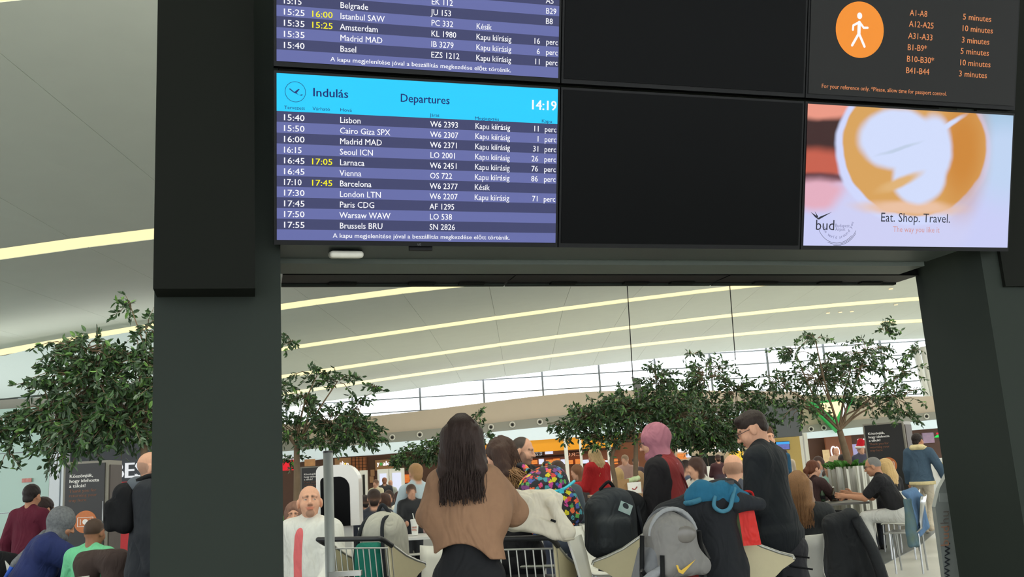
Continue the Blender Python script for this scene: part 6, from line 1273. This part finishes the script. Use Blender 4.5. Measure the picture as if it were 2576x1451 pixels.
tree('twin trunked tree in the middle behind the woman in the pink scarf', 14.5, (1598, 1215), (1600, 1110), [(1500, 1050, 85, 45, 2.2), (1600, 1035, 95, 60, 2.2), (1445, 1078, 55, 26, 1.4), (1520, 1105, 60, 24, 1.6), (1655, 960, 42, 48, 1.5), (1690, 1050, 75, 62, 2.2), (1560, 1010, 60, 30, 1.4), (1410, 1070, 30, 20, .6)], leaf=.08, seed=4, trunk_r=.045, zb=.9, second=(1555, 1210, 1540, 1140))
tree('leafy tree in the middle right above the blue backpack', 15.5, (1765, 1215), (1763, 1120), [(1760, 1060, 95, 55, 2.2), (1830, 1085, 95, 42, 2.2), (1775, 945, 80, 48, .9), (1850, 985, 75, 42, 1.0), (1925, 1065, 50, 32, 1.5), (1700, 1095, 55, 30, 1.8), (1730, 1000, 60, 40, 1.5), (1790, 1110, 80, 30, 1.6), (1740, 890, 40, 14, .4), (1900, 1020, 50, 28, 1.0)], leaf=.08, seed=5, trunk_r=.04, zb=.9)
tree('airy tree on the right in the silver planter', 15.2, (2137, 1172), (2112, 1082), [(2060, 950, 125, 62, .62), (2180, 885, 105, 42, .6), (2228, 832, 28, 34, .7), (2000, 885, 62, 32, .6), (2255, 1000, 62, 42, .95), (1960, 965, 50, 42, .65), (2015, 1022, 70, 36, .8), (2195, 1015, 52, 30, .75), (2140, 930, 105, 45, .6), (2300, 885, 38, 26, .6), (1930, 1000, 40, 30, .7), (2120, 1005, 50, 22, .5), (2050, 850, 60, 22, .5), (2270, 940, 50, 40, .6), (2280, 1045, 40, 18, .8)], leaf=.08, seed=6, trunk_r=.064, zb=1.2)
def plants(r, h, r0, n, seed, size=.14):
    rg = np.random.default_rng(seed)
    me = bpy.data.meshes.new('plant_leaf'); me.from_pydata((LV*(1, 1.5, 1)).tolist(), [], LF); me.materials.append(m_leafb)
    for i in range(n):
        a = rg.random()*6.28; q = r0*rg.random()**.5; d = unit((cos(a), sin(a), rg.uniform(.2, 1.4))); Bm = basis(d, rg.random()*6.28)*size*rg.uniform(.7, 1.3)
        o = bpy.data.objects.new('leaf', me); C.objects.link(o); o.parent = r; o.matrix_local = Matrix(np.block([[Bm, np.array([[q*cos(a)], [q*sin(a)], [h-.03]])], [np.zeros((1, 3)), np.ones((1, 1))]]).tolist())
P = at(2137, 1172, 15.2); pl_ = planter('ribbed silver planter with leafy plants under the right tree', P[0], 15.2, P[2], .33); plants(pl_, P[2], .31, 90, 1)
P = at(745, 1260, 12); pl_ = planter('planter of the slender tree beside the bald man', P[0], 12, .92, .28); plants(pl_, .95, .26, 90, 2, .16)
P = at(362, 1250, 8.6); planter('planter of the big left tree behind the pylon', P[0], 8.6, .62, .28)
P = at(1120, 1260, 19); planter('planter of the bushy tree behind the woman in beige', P[0], 19, .92, .3)
P = at(1585, 1215, 14.5); planter('planter of the twin trunked middle tree', P[0], 14.5, .92, .36)
P = at(1765, 1215, 15.5); pl_ = planter('planter of the leafy middle right tree', P[0], 15.5, .92, .3); plants(pl_, .95, .28, 60, 3, .16)
